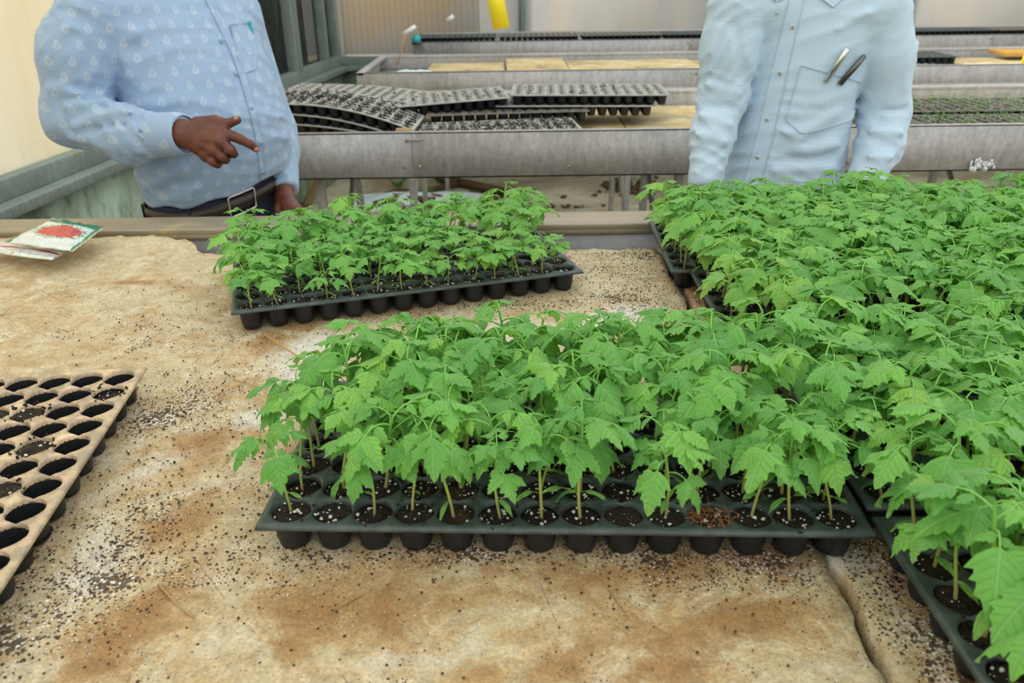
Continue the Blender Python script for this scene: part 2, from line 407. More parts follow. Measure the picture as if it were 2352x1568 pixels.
# ------------------------------------------------------------------ benches
RZ = 1.04                                                  # top of every bench rail
def bench(name, label, x0, x1, y0, y1, legs, rail_w=0.06, splice=None, deck=0.975, left_rail=True, top_mat=None, fz=0.903):
    root = tag(empty(name, ((x0+x1)/2, (y0+y1)/2, 0)), label, 'greenhouse bench')
    L = root.location
    def B(mb, nm, mat, **k):
        for i, v in enumerate(mb.V): mb.V[i] = v-np.array([L.x, L.y, 0])
        return mb.build(nm, mat, root, **k)
    m = MB()
    cuts = [x0]+(splice or [])+[x1]
    for k in range(len(cuts)-1): m.box(cuts[k]+0.0008, cuts[k+1]-0.0008, y0, y0+0.004, fz, RZ)
    m.box(x0, x1, y0, y0+0.03, RZ-0.003, RZ); m.box(x0, x1, y0, y0+0.03, fz, fz+0.004)
    B(m, 'front_fascia', M_GALV)
    bp = [(s+dx, dz) for s in (splice or []) for dx, dz in ((-0.022, 0.035), (0.022, 0.035), (-0.012, 0.115))]
    k = x0+0.35
    while k < x1-0.2: bp.append((k, 0.03)); k += 0.85
    for (bx_, bz_) in bp:
        m = MB(); m.tube([(bx_, y0-0.003, fz+bz_), (bx_, y0+0.002, fz+bz_)], 0.0055, 10); B(m, 'bolt', M_RAIL)
    m = MB(); m.box(x0, x1, y1-rail_w, y1, RZ-0.012, RZ); m.box(x0, x1, y1-rail_w, y1-rail_w+0.006, fz, RZ-0.012); m.box(x0, x1, y1-0.006, y1, RZ-0.012, RZ+0.004)
    B(m, 'back_rail', top_mat or M_GALV, bevel=0.0015)
    if left_rail:
        m = MB(); m.box(x0-0.004, x0+0.03, y0, y1, RZ-0.012, RZ+0.002); m.box(x0-0.004, x0, y0, y1, fz, RZ)
        B(m, 'side_rail', M_GALV, bevel=0.001)
    m = MB(); m.box(x0+0.004, x1, y0+0.005, y1-rail_w, deck-0.02, deck); B(m, 'deck_panel', M_FRAME)
    for lx in legs:
        for ly in (y0+0.10, y1-0.12):
            m = MB(); m.box(lx-0.014, lx+0.014, ly-0.014, ly+0.014, 0, deck-0.02); B(m, 'leg', M_GALV, bevel=0.002)
        m = MB(); m.tube([(lx, y0+0.10, 0.25), (lx, y1-0.12, 0.85)], 0.011, 8); B(m, 'brace', M_GALV)
    m = MB(); m.box(x0, x1, (y0+y1)/2-0.02, (y0+y1)/2+0.02, deck-0.06, deck-0.02); B(m, 'stringer', M_GALV)
    return root

# the near bench: camera looks down on it
B1X0, B1X1, B1Y0, B1Y1 = -1.07, 2.3, -0.35, 1.572
root = tag(empty('greenhouse_bench', (0.6, 0.6, 0)), 'wide metal greenhouse bench in the foreground carrying the stained boards and green seedlings', 'greenhouse bench')
def B1(mb, nm, mat, **k):
    for i, v in enumerate(mb.V): mb.V[i] = v-np.array([0.6, 0.6, 0])
    return mb.build(nm, mat, root, **k)
m = MB(); m.box(B1X0, B1X1, 1.484, 1.572, RZ-0.014, RZ); m.box(B1X0, B1X1, 1.484, 1.490, RZ-0.022, RZ-0.01); B1(m, 'back_rail', M_RAIL, bevel=0.004)
m = MB(); m.box(B1X0, B1X1, 1.488, 1.492, 0.90, RZ-0.014); m.box(B1X0, B1X1, 1.566, 1.571, 0.90, RZ-0.012); B1(m, 'back_fascia', M_RAILFACE)
m = MB(); m.box(B1X0-0.05, B1X0, B1Y0, B1Y1, RZ-0.014, RZ); m.box(B1X0-0.004, B1X0, B1Y0, B1Y1, 0.90, RZ-0.014); B1(m, 'side_rail', M_GALV, bevel=0.003)
m = MB(); m.box(B1X0, B1X1, B1Y0, 1.495, 0.94, 0.962); B1(m, 'deck_panel', M_FRAME)
m = MB(); m.box(B1X0, B1X1, B1Y0-0.004, B1Y0, 0.90, RZ); B1(m, 'front_fascia', M_GALV)
for lx in (-0.95, 0.1, 1.2, 2.2):
    for ly in (B1Y0+0.1, 1.45):
        m = MB(); m.box(lx-0.02, lx+0.02, ly-0.02, ly+0.02, 0, 0.94); B1(m, 'leg', M_GALV, bevel=0.002)

bench('greenhouse_bench', 'long galvanised metal bench behind both men with black trays on it', -1.02, 3.6, 2.44, 3.31, [-0.606, 0.54, 1.7, 2.9], splice=[at(946, 350, 2.44)[0], 1.75], deck=0.965)
bench('greenhouse_bench', 'galvanised metal bench with yellowed boards, third bench from the camera', -0.712, 4.6, 3.96, 4.78, [-0.5, 0.6, 1.7, 2.9, 4.1], splice=[0.9, 2.9], deck=0.975)
bench('greenhouse_bench', 'farthest metal bench standing beside the back wall', -0.63, 5.4, 5.62, 6.40, [-0.45, 0.8, 2.2, 3.6, 5.0], splice=[1.2, 3.2], deck=0.985)

# ------------------------------------------------------------------ boards lying on the near bench
def blob(X, Y, cx, cy, rx, ry, a=0.0):
    c, s = math.cos(a), math.sin(a); dx, dy = X-cx, Y-cy
    u = (c*dx+s*dy)/rx; v = (-s*dx+c*dy)/ry
    return np.exp(-(u*u+v*v))
def board(name, label, x0, x1, y0, y1, ztop, thick=0.03, notch=False, mat=M_BOARD, res=0.012, warp=0.0, seed=0, wav=0.002, grime=None):
    rg = np.random.default_rng(seed)
    nx = max(2, int((x1-x0)/res)); ny = max(2, int((y1-y0)/res))
    gx, gy = np.meshgrid(np.linspace(x0, x1, nx+1), np.linspace(y0, y1, ny+1), indexing='ij')
    X, Y = gx.copy(), gy.copy()
    ph = rg.random(12)*6.28
    def edge(t, k): return 0.0022*np.sin(t*37+ph[k])+0.0016*np.sin(t*83+ph[k+1])+0.001*np.sin(t*191+ph[k+2])
    ex = np.where(np.arange(nx+1) == 0, 1, 0)-np.where(np.arange(nx+1) == nx, 1, 0)
    ey = np.where(np.arange(ny+1) == 0, 1, 0)-np.where(np.arange(ny+1) == ny, 1, 0)
    X += ex[:, None]*(0.003+edge(gy, 0)); Y += ey[None, :]*(0.003+edge(gx, 3))
    if notch:      # broken far-left edge of the sheet: it sits back and ends raggedly
        t = gx; lim = np.where(t < -0.60, 1.466, 1.466-np.clip((t+0.60)/0.02, 0, 1)*0.04)
        lim = lim + 0.004*np.sin(t*90)+0.003*np.sin(t*211)
        Y = y0+(Y-y0)*(lim-y0)/(y1-y0)
    Z = ztop + wav*(np.sin(X*5+ph[5])*np.cos(Y*4+ph[6])) + 0.0006*np.sin(X*60+ph[7])*np.sin(Y*47)
    if notch: Z += 0.026*np.clip((-0.55-X)/0.10, 0, 1)*np.clip((Y-1.30)/0.17, 0, 1)
    n1 = (nx+1)*(ny+1)
    top = np.stack([X, Y, Z], -1).reshape(-1, 3); bot = np.stack([X, Y, Z*0+ztop-thick], -1).reshape(-1, 3)
    idx = np.arange(n1).reshape(nx+1, ny+1)
    q = np.stack([idx[:-1, :-1], idx[1:, :-1], idx[1:, 1:], idx[:-1, 1:]], -1).reshape(-1, 4)
    ring = np.concatenate([idx[:, 0], idx[-1, 1:], idx[-2::-1, -1], idx[0, -2:0:-1]])
    r2 = np.roll(ring, -1); side = np.stack([ring, ring+n1, r2+n1, r2], -1)
    V = np.concatenate([top, bot]); F = np.concatenate([q, q[:, ::-1]+n1, side])
    xx, yy = V[:, 0], V[:, 1]
    st = np.zeros(len(V)); pa = np.zeros(len(V)); gr = np.zeros(len(V)); rd = np.zeros(len(V))
    if grime: grime(xx, yy, st, pa, gr, rd)
    me = new_mesh(name, V, F, True, None, dict(stain=st, pale=pa, grit=gr, rust=rd))
    o = link(name, me, mat); tag(o, label, 'board'); return o
def pz(x, y): return atz(x, y, 1.009)[:2]
def grime_main(X, Y, st, pa, gr, rd):
    def B(arr, px, py, rx, ry, a=0, k=1):
        c = pz(px, py); arr += k*blob(X, Y, c[0], c[1], rx, ry, a)
    for p in [(300, 650, .09, .012, 0, .9), (120, 690, .08, .02, 0, .4), (520, 700, .06, .05, .4, .5), (640, 780, .05, .07, .5, .7), (560, 880, .05, .06, .5, .6), (470, 1020, .05, .06, .6, .8),
              (400, 1200, .035, .07, -.5, .9), (300, 1420, .03, .06, -.4, .9), (250, 1540, .04, .03, 0, .8), (780, 1380, .12, .035, .1, .85), (900, 1440, .1, .03, 0, .5), (1150, 1300, .2, .02, 0, .35),
              (1500, 1330, .12, .03, 0, .7), (1700, 1420, .07, .03, 0, .9), (1250, 1560, .1, .02, 0, .6), (1560, 1540, .06, .03, 0, .5), (680, 1500, .05, .02, 0, .5), (900, 620, .1, .05, 0, .3), (700, 740, .07, .03, .3, .5), (1400, 1480, .1, .03, .2, .4), (470, 1370, .05, .03, .2, .3)]: B(st, *p)
    for p in [(150, 640, .10, .08, 0, .45), (700, 850, .06, .09, .3, .95), (600, 960, .035, .03, 0, 1.), (760, 790, .08, .06, 0, .8), (1200, 760, .16, .05, 0, .95), (1450, 720, .08, .05, 0, .95), (1000, 720, .12, .03, 0, .5), (240, 1280, .06, .07, -.6, .75), (370, 1050, .06, .08, -.5, .55),
              (330, 900, .07, .07, 0, .4), (660, 1420, .06, .02, 0, .35), (870, 1530, .09, .02, 0, .45), (1050, 1500, .06, .02, 0, .35), (150, 1450, .04, .04, 0, .3)]: B(pa, *p)
    gr += 0.18
    for p in [(390, 940, .06, .05, .2, .9), (330, 870, .05, .03, 0, .5), (180, 1330, .05, .09, -.55, .9), (300, 1200, .06, .06, -.5, .45), (60, 1460, .04, .04, 0, .8), (1150, 700, .14, .03, .1, .9), (1400, 610, .10, .06, .1, .9), (1500, 690, .07, .07, 0, 1.),
              (900, 730, .12, .03, .1, .5), (1320, 1265, .3, .016, 0, .8), (1750, 1290, .1, .03, 0, .7), (420, 760, .12, .06, 0, .35), (120, 760, .12, .05, 0, .3), (1500, 580, .1, .02, 0, 1.), (700, 1290, .15, .02, 0, .35)]: B(gr, *p)
    for p in [(1560, 640, .035, .12, .05, .75), (1500, 570, .1, .02, 0, .5), (1380, 1270, .25, .018, 0, .45), (1780, 1290, .07, .03, 0, .45), (1830, 1400, .03, .06, .2, .3), (700, 700, .05, .02, .2, .25)]: B(rd, *p)
def grime_right(X, Y, st, pa, gr, rd):
    def B(arr, px, py, rx, ry, a=0, k=1):
        c = pz(px, py); arr += k*blob(X, Y, c[0], c[1], rx, ry, a)
    for p in [(2050, 1480, .05, .05, 0, .4), (1960, 1400, .02, .03, 0, .4)]: B(st, *p)
    for p in [(1935, 1280, .045, .03, 0, 1.0)]: B(pa, *p)
    gr += 0.3
    for p in [(2030, 1260, .03, .05, .1, .9), (2100, 1400, .03, .08, .1, .9), (2200, 1540, .03, .04, .1, .9)]: B(gr, *p)
    rd += 0.12
    for p in [(2080, 1340, .025, .1, .1, .5), (1600, 660, .05, .3, 0, .6)]: B(rd, *p)
board('insulation_board', 'large cream insulation board with rusty stains under the two middle seedling trays', -1.065, 0.2745, B1Y0+0.005, 1.462, 1.009, 0.041, True, grime=grime_main, seed=1)
board('insulation_board', 'stained board under the dense right block of trays, edge beside dark seam', 0.2795, 1.45, B1Y0+0.005, 1.464, 1.009, 0.041, grime=grime_right, seed=2)
board('insulation_board', 'stained board under the far right seedling trays', 1.455, 2.29, B1Y0+0.005, 1.464, 1.009, 0.041, grime=grime_right, seed=3, res=0.03)
# ------------------------------------------------------------------ cell trays
PI = math.pi
P = 0.0375; TZ = 1.045; RH = 0.0176; DEP = 0.0355
def tray_plastic(name, tint=(0.040, 0.057, 0.053), rough=0.42):
    t = NT(name)
    n1 = t.noise(35, 5, 0.7); n2 = t.noise(150, 4, 0.7)
    c = t.mix(t.map(n1, 0.42, 0.75), (*tint, 1), (tint[0]*2.6, tint[1]*2.4, tint[2]*2.3, 1))
    c = t.mix(t.map(n2, 0.62, 0.78, 0, 0.35), c, (0.30, 0.30, 0.26, 1))
    t.color(c); t.rough(t.map(n1, 0.3, 0.7, rough-0.08, rough+0.15)); t.b.inputs['Specular IOR Level'].default_value = 0.6
    t.bump(n2, 0.15, 0.0006); return t.m
M_TRAY = tray_plastic('black_tray_plastic')
M_TRAYD = tray_plastic('dusty_tray_plastic', (0.10, 0.095, 0.080), 0.3)
M_TRAYT = tray_plastic('sand_dusted_tray_plastic', (0.36, 0.28, 0.18), 0.25)  # dusty plastic, with the cream wall's glare painted into the base colour
M_TRAYW = plain('pale_dusty_tray_top', (0.42, 0.42, 0.38, 1), 0.5, var=0.25, scale=25)
M_CUP = plain('black_cup_plastic', (0.012, 0.014, 0.016, 1), 0.45, var=0.3, scale=60)
def soil_mat():
    t = NT('potting_soil')
    n1 = t.noise(210, 8, 0.85); n2 = t.noise(28, 3, 0.6)
    c = t.mix(t.map(n1, 0.35, 0.7), (0.006, 0.004, 0.003, 1), (0.060, 0.034, 0.018, 1))
    c = t.mix(t.map(n2, 0.56, 0.70, 0, 0.55), c, (0.16, 0.075, 0.035, 1))
    v = t.voro(300); m1 = t.math('LESS_THAN', v, t.map(t.noise(60, 2, 0.5), 0.4, 0.8, 0.0, 0.27))
    c = t.mix(m1, c, (0.62, 0.60, 0.46, 1))
    t.color(c); t.rough(0.9); t.bump(n1, 0.9, 0.003); return t.m
M_SOIL = soil_mat()
M_PERL = plain('perlite', (0.78, 0.77, 0.68, 1), 0.8, var=0.25, scale=100)

def deck_mesh(name, nc=14, nr=7, seg=24, border=0.006, lip=0.004, cups=False, hole=RH, cupseg=12, bend=None):
    """moulded sheet with round holes; star-shaped lands between cells, lowered bridges"""
    V = []; F = []; n = 0
    a = np.arange(seg)/seg*2*np.pi
    ca, sa = np.cos(a), np.sin(a)
    k = (P/2)/np.maximum(np.abs(ca), np.abs(sa))
    sq = np.stack([ca*k, sa*k], 1)
    near = np.clip(1-np.minimum(np.abs(ca), np.abs(sa))*3.2, 0, 1)     # 1 on the axes
    r1 = np.stack([ca*hole, sa*hole], 1)
    rings = [(sq, -0.0026*near**1.5), (r1*1.035, -0.0030*near-0.0004), (r1, -0.0018-0.003*near), (r1*0.97, -0.0055+0*near)]
    midx = []
    for i in range(nc):
        for j in range(nr):
            c = np.array([(i-(nc-1)/2)*P, (j-(nr-1)/2)*P])
            edge = np.zeros(seg)
            ex = (ca > 0.7)*(i == nc-1) | (ca < -0.7)*(i == 0) | (sa > 0.7)*(j == nr-1) | (sa < -0.7)*(j == 0)
            for q, (r, z) in enumerate(rings):
                zz = np.where(ex, z*(0.0 if q == 0 else 0.5 if q < 3 else 1), z)
                V.append(np.column_stack([r+c, zz]))
                if q: 
                    b0 = n+(q-1)*seg; b1 = n+q*seg
                    F += [(b0+s, b0+(s+1) % seg, b1+(s+1) % seg, b1+s) for s in range(seg)]; midx += [0]*seg
            n += seg*len(rings)
            if cups:
                aa = np.arange(cupseg)/cupseg*2*np.pi; pr = [(1.0, -0.004), (0.80, -DEP*0.8), (0.66, -DEP), (0.0, -DEP)]
                for q, (rr, z) in enumerate(pr):
                    V.append(np.column_stack([np.cos(aa)*hole*0.99*rr+c[0], np.sin(aa)*hole*0.99*rr+c[1], np.full(cupseg, z)]))
                    if q:
                        b0 = n+(q-1)*cupseg; b1 = n+q*cupseg
                        F += [(b0+s, b0+(s+1) % cupseg, b1+(s+1) % cupseg, b1+s) for s in range(cupseg)]; midx += [1]*cupseg
                n += cupseg*len(pr)
    # border flange, folded down at the rim
    hx, hy = nc*P/2, nr*P/2; b = border
    prof = [(0, 0.0), (b*0.35, 0.0006), (b, -0.0006), (b+0.0012, -lip), (b+0.0002, -lip-0.0004), (b-0.001, -0.0016), (0.001, -0.0012)]
    for q, (o, z) in enumerate(prof):
        nn = 16
        pts = []
        for (x0, y0, x1, y1) in ((-1, -1, 1, -1), (1, -1, 1, 1), (1, 1, -1, 1), (-1, 1, -1, -1)):
            for s in range(nn):
                t = s/nn; pts.append(((x0+(x1-x0)*t)*(hx+o), (y0+(y1-y0)*t)*(hy+o), z))
        V.append(np.array(pts))
        if q:
            b0 = n+(q-1)*4*nn; b1 = n+q*4*nn
            F += [(b0+s, b1+s, b1+(s+1) % (4*nn), b0+(s+1) % (4*nn)) for s in range(4*nn)]; midx += [0]*4*nn
    V = np.concatenate(V)
    if bend is not None: V = bend(V)
    return new_mesh(name, V, np.array(F, np.int32), True, None, None, midx)
def cup_mesh():
    m = MB(); seg = 20; a = np.arange(seg)/seg*2*np.pi
    pr = [(1.0, -0.0045), (0.965, -0.010), (0.90, -0.022), (0.85, -0.029), (0.78, -0.034), (0.60, -DEP), (0.18, -DEP), (0.15, -DEP+0.004)]
    V = [np.column_stack([np.cos(a)*RH*0.985*r, np.sin(a)*RH*0.985*r, np.full(seg, z)]) for r, z in pr]
    F = []
    for q in range(1, len(pr)): F += [((q-1)*seg+s, q*seg+s, q*seg+(s+1) % seg, (q-1)*seg+(s+1) % seg) for s in range(seg)]
    F += [tuple((len(pr)-1)*seg+s for s in range(seg))]
    me = new_mesh('cell_cup', np.concatenate(V), F, True); me.materials.append(M_CUP); return me
CUP = cup_mesh()
_unit = None
def ico(r=1.0):
    t = (1+5**.5)/2
    v = np.array([(-1, t, 0), (1, t, 0), (-1, -t, 0), (1, -t, 0), (0, -1, t), (0, 1, t), (0, -1, -t), (0, 1, -t), (t, 0, -1), (t, 0, 1), (-t, 0, -1), (-t, 0, 1)], float)
    v /= np.linalg.norm(v[0])
    f = np.array([(0, 11, 5), (0, 5, 1), (0, 1, 7), (0, 7, 10), (0, 10, 11), (1, 5, 9), (5, 11, 4), (11, 10, 2), (10, 7, 6), (7, 1, 8), (3, 9, 4), (3, 4, 2), (3, 2, 6), (3, 6, 8), (3, 8, 9), (4, 9, 5), (2, 4, 11), (6, 2, 10), (8, 6, 7), (9, 8, 1)])
    return v*r, f
def scatter(points, radii, squash=0.8, rng=RNG):
    v, f = ico(); n = len(points)
    s = radii[:, None, None]*(0.65+0.7*rng.random((n, 12, 1)))
    V = v[None]*s*np.array([1, 1, squash])+np.asarray(points)[:, None]
    F = (f[None]+(np.arange(n)*12)[:, None, None]).reshape(-1, 3)
    return V.reshape(-1, 3), F
def soil_mesh(name, cells, beads=7, lvl=(-0.009, -0.004), rng=RNG, messy=0.0, crumbs=0):
    Vs = []; Fs = []; mi = []; n = 0; bead = []; br = []
    seg = 14
    a = np.arange(seg)/seg*2*np.pi
    for (cx, cy) in cells:
        z0 = rng.uniform(*lvl); R = RH*0.955
        rr = [1.0, 0.72, 0.4, 0.0]; zz = []
        for q, r in enumerate(rr):
            k = seg if r > 0 else 1
            h = z0+(0.0024*(1-r))*rng.uniform(0.2, 1.8)+rng.normal(0, 0.0011, k)*(r < 1)
            aa = a[:k]
            Vs.append(np.column_stack([cx+np.cos(aa)*R*r, cy+np.sin(aa)*R*r, np.full(k, 1.0)*h]))
            if 0 < q < 3: Fs += [(n-seg+s, n-seg+(s+1) % seg, n+(s+1) % seg, n+s) for s in range(seg)]; mi += [0]*seg
            if q == 3: Fs += [(n-seg+s, n-seg+(s+1) % seg, n) for s in range(seg)]; mi += [0]*seg
            n += k
        for _ in range(rng.poisson(beads)):
            t = rng.random()*6.283; q = R*0.92*rng.random()**0.5
            bead.append((cx+math.cos(t)*q, cy+math.sin(t)*q, z0+0.0025)); br.append(rng.choice([0.0007, 0.001, 0.0014, 0.0019], p=[.35, .35, .2, .1]))
    if crumbs:
        cb = []
        for (cx, cy) in cells:
            for _ in range(crumbs):
                t = rng.random()*6.283; q = R*0.95*rng.random()**0.5; cb.append((cx+math.cos(t)*q, cy+math.sin(t)*q, np.mean(lvl)+0.0012))
        V, F = scatter(np.array(cb), 0.0006+0.0016*rng.random(len(cb))**2, 0.8, rng); Vs.append(V); Fs += (F+n).tolist(); mi += [0]*len(F); n += len(V)
    if bead:
        V, F = scatter(np.array(bead), np.array(br), rng=rng); Vs.append(V); Fs += (F+n).tolist(); mi += [1]*len(F); n += len(V)
    if messy:
        k = int(messy); pts = []; 
        for _ in range(k):
            c = cells[rng.integers(len(cells))]; t = rng.random()*6.283; q = RH*(0.8+0.6*rng.random())
            pts.append((c[0]+math.cos(t)*q, c[1]+math.sin(t)*q, 0.0004))
        V, F = scatter(np.array(pts), rng.uniform(0.0006, 0.002, k), rng=rng); Vs.append(V); Fs += (F+n).tolist(); mi += [0]*len(F); n += len(V)
    me = new_mesh(name, np.concatenate(Vs), Fs, True, None, None, mi)
    me.materials.append(M_SOIL); me.materials.append(M_PERL); return me
def cell_xy(i, j, nc=14, nr=7): return ((i-(nc-1)/2)*P, (j-(nr-1)/2)*P)
DECK = deck_mesh('tray_deck'); DECK_C = deck_mesh('tray_deck_with_cups', cups=True, seg=16)

TRAYS = []
def tray(label, cx, cy, yaw, soil=True, parts=True, skip=(), deckmat=None, group=None, key=None, where=None, beads=7, soilcells=None, messy=250, z=TZ, seed=0, soillvl=(-0.009, -0.004)):
    rg = np.random.default_rng(100+seed)
    r = tag(empty('seedling_tray', (cx, cy, z), (0, 0, yaw)), label, 'seedling tray', group)
    if parts:
        me = DECK.copy(); me.materials.append(deckmat or M_TRAY); me.materials.append(M_CUP)
        link('tray_deck', me, None, r)
        for i in range(14):
            for j in range(7):
                c = cell_xy(i, j); o = link('cell', CUP, None, r, (c[0], c[1], 0))
    else:
        me = DECK_C.copy(); me.materials.append(deckmat or M_TRAY); me.materials.append(M_CUP)
        link('tray_body', me, None, r)
    if soil:
        cells = soilcells if soilcells is not None else [cell_xy(i, j) for i in range(14) for j in range(7) if (i, j) not in skip]
        link('potting_soil', soil_mesh('potting_soil', cells, beads, soillvl, rg, messy, 26 if key in ('F', 'M', 'N', 'S', 'L') else 0), None, r)
    TRAYS.append(dict(cx=cx, cy=cy, yaw=yaw, key=key, where=where, z=z, skip=set(skip)))
    return r
def from_cell(x, y, yaw, i, j):
    c, s = math.cos(yaw), math.sin(yaw); dx, dy = (6.5-i)*P, (3-j)*P
    return x+c*dx-s*dy, y+s*dx+c*dy
fx, fy = from_cell(-0.2023, 0.5954, -0.041, 0, 0)
tray('black cell tray in the foreground, its cells full of soil and leafy seedlings', fx, fy, -0.041, key='F', where='front tray', skip={(0, 6), (0, 5)}, seed=1, messy=500, beads=15)
tx, ty = from_cell(-0.3831, 1.0888, 0.288, 0, 0)
tray('black cell tray set at an angle near the bench rail, full of seedlings', tx, ty, 0.288, key='M', where='angled middle tray', skip={(12, 2)}, seed=2, beads=14)
# empty tray on the left, long side running away from the camera
yl = 0.1085; c, s = math.cos(yl), math.sin(yl)
lx = -0.4755+c*(-3*P)-s*(-6.5*P); ly = 0.8627+s*(-3*P)+c*(-6.5*P)
rg = np.random.default_rng(5)
# in this tray's frame i runs away from the camera (13 = far row), j from the right-hand side (0) leftwards
filled = [cell_xy(i, j) for i in range(14) for j in range(7) if rg.random() < 0.16]
filled += [cell_xy(12, 0), cell_xy(11, 2), cell_xy(11, 3), cell_xy(10, 4)]
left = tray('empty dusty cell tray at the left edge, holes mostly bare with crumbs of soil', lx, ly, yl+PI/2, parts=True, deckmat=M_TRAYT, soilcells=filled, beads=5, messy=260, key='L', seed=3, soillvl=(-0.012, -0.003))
part = [cell_xy(i, j) for i in range(14) for j in range(7) if rg.random() < 0.45]
link('leftover_soil', soil_mesh('leftover_soil', part, 2, (-0.032, -0.022), rg, 0), None, left)
# block of touching trays on the right
RB = [('nearest', 0.316, 0.300, 0.0, 'N'), ('second', 0.318, 0.588, 0.0, 'S'), ('third', 0.284, 0.931, -0.008, 'T'), ('farthest', 0.256, 1.207, -0.03, 'R')]
for k, (nm, x, y, yaw, key) in enumerate(RB):
    cx = x+math.cos(yaw)*0.2685-math.sin(yaw)*0.137; cy = y+math.sin(yaw)*0.2685+math.cos(yaw)*0.137
    tray('tray packed with seedlings, %s from the camera at the right block left edge' % nm, cx, cy, yaw, parts=(key in 'NS'), key=key, where='%s tray at the block edge' % nm, seed=10+k, beads=6)
for k, (nm, x, y, key) in enumerate([('nearest', 0.862, 0.60, 'A'), ('second', 0.835, 0.925, 'B'), ('farthest', 0.803, 1.2, 'C')]):
    tray('tray packed with seedlings in the outer right column, %s one' % nm, x+0.2685, y+0.137, 0.0, parts=False, key=key, where='outer %s tray' % nm, seed=20+k, beads=3)

# trays stacked on the second bench
def bent(x_amp, tilt=0.0, hump=0.0):
    def f(V):
        V = V.copy(); V[:, 2] += -x_amp*(V[:, 0]+0.1)**2*(V[:, 0] > -0.1)+tilt*V[:, 0]+hump*np.cos(V[:, 0]*6); return V
    return f
def loose_tray(label, c, yaw=0.0, amp=0.0, tilt=0.0, dirt=0, seed=0, mat=None, dust=0.5, ytilt=0.0):
    rgx = np.random.default_rng(300+seed)
    V0 = bent(amp, tilt)
    me = deck_mesh('tray_deck', cups=True, seg=16, bend=V0); me.materials.append(mat or M_TRAYW); me.materials.append(M_CUP)
    r = tag(empty('cell_tray', tuple(c), (ytilt, 0, yaw)), label, 'seedling tray')
    link('tray_body', me, None, r)
    if dirt:
        pts = np.column_stack([rgx.uniform(-0.26, 0.26, dirt), rgx.normal(0, 0.07, dirt).clip(-0.125, 0.125), np.zeros(dirt)])
        pts = V0(pts)+np.array([0, 0, 0.001]); V, F = scatter(pts, rgx.uniform(0.001, 0.0036, dirt), rng=rgx)
        m_ = new_mesh('soil_crumbs', V, F, True); link('soil_crumbs', m_, M_SOIL, r)
    return r
c = at(790, 240, 2.70)
for k, (dz, am, lb) in enumerate([(0.0, 0.55, 'topmost bent tray of the stack beside the left man, soil on it'), (-0.031, 0.5, 'middle tray of the leaning stack beside the left man'), (-0.060, 0.30, 'lowest tray of the leaning stack beside the left man')]):
    loose_tray(lb, (c[0]-0.02-0.035*k, 2.685+0.006*k, 1.113+dz), -0.06, am, -0.02, 900 if k == 0 else 0, k, ytilt=0.02)
loose_tray('pale topped empty tray behind the leaning stack, nearest the left corner', (at(830, 220, 2.98)[0], 2.985, 1.093), -0.10, 0.2, -0.02, 60, 4)
loose_tray('pale topped empty tray sloping up to the right, middle of the second bench', (at(985, 232, 2.90)[0], 2.90, 1.075), 0.12, 0.0, 0.05, 120, 5)
loose_tray('dark empty tray lying flat between two pale trays on second bench', (at(1165, 238, 2.86)[0], 2.87, 1.047), 0.04, 0.0, 0.01, 120, 6, M_TRAYD)
for k, lb in enumerate(['upper pale tray of the stacked pair at the centre of second bench', 'lower tray of the stacked pair at the centre of second bench']):
    loose_tray(lb, (at(1352, 222, 2.9)[0]-0.05*k, 2.93, 1.093-0.035*k), -0.04, 0.0, -0.005, 0 if k else 60, 7+k)
loose_tray('dirty tray at the front lip of the second bench, brown soil spilled on it', (at(1135, 285, 2.60)[0], 2.60, 1.024), 0.10, 0.0, 0.012, 900, 9)

# trays of tiny sprouts at the right of the second bench
sprout = plain('sprout_green', (0.20, 0.42, 0.10, 1), 0.6)
def sprouts(r, n, rgx):
    m = MB(); 
    for _ in range(n):
        i, j = rgx.integers(14), rgx.integers(7); x, y = cell_xy(i, j); x += rgx.normal(0, 0.004); y += rgx.normal(0, 0.004); h = rgx.uniform(0.008, 0.02); t = rgx.random()*6.28
        m.tube([(x, y, -0.005), (x, y, h)], 0.0007, 4, caps=False)
        dx, dy = math.cos(t)*0.006, math.sin(t)*0.006
        for sgn in (-1, 1): m.add([(x, y, h), (x+sgn*dx-dy*.4, y+sgn*dy+dx*.4, h+0.002), (x+sgn*dx*2, y+sgn*dy*2, h+0.001), (x+sgn*dx+dy*.4, y+sgn*dy-dx*.4, h+0.002)], [(0, 1, 2, 3)])
    tag(m.build('sprouts', sprout, r), kind='stuff')
names = ['nearest the right man', 'second from him', 'third from him', 'fourth from him']
for row, (yy, rn) in enumerate([(2.60, 'front row'), (2.90, 'back row')]):
    for k in range(4):
        rgx = np.random.default_rng(500+row*10+k)
        x = 1.02+0.545*k
        me = DECK_C.copy(); me.materials.append(M_TRAYD); me.materials.append(M_CUP)
        r = tag(empty('seedling_tray', (x, yy, 1.0215+0.008*row), (0, 0, rgx.normal(0, 0.012))), 'tray of tiny sprouts on the second bench, %s, %s' % (rn, names[k]), 'seedling tray')
        link('tray_body', me, None, r); link('potting_soil', soil_mesh('potting_soil', [cell_xy(i, j) for i in range(14) for j in range(7)], 6, (-0.004, -0.001), rgx, 200), None, r)
        sprouts(r, 170, rgx)
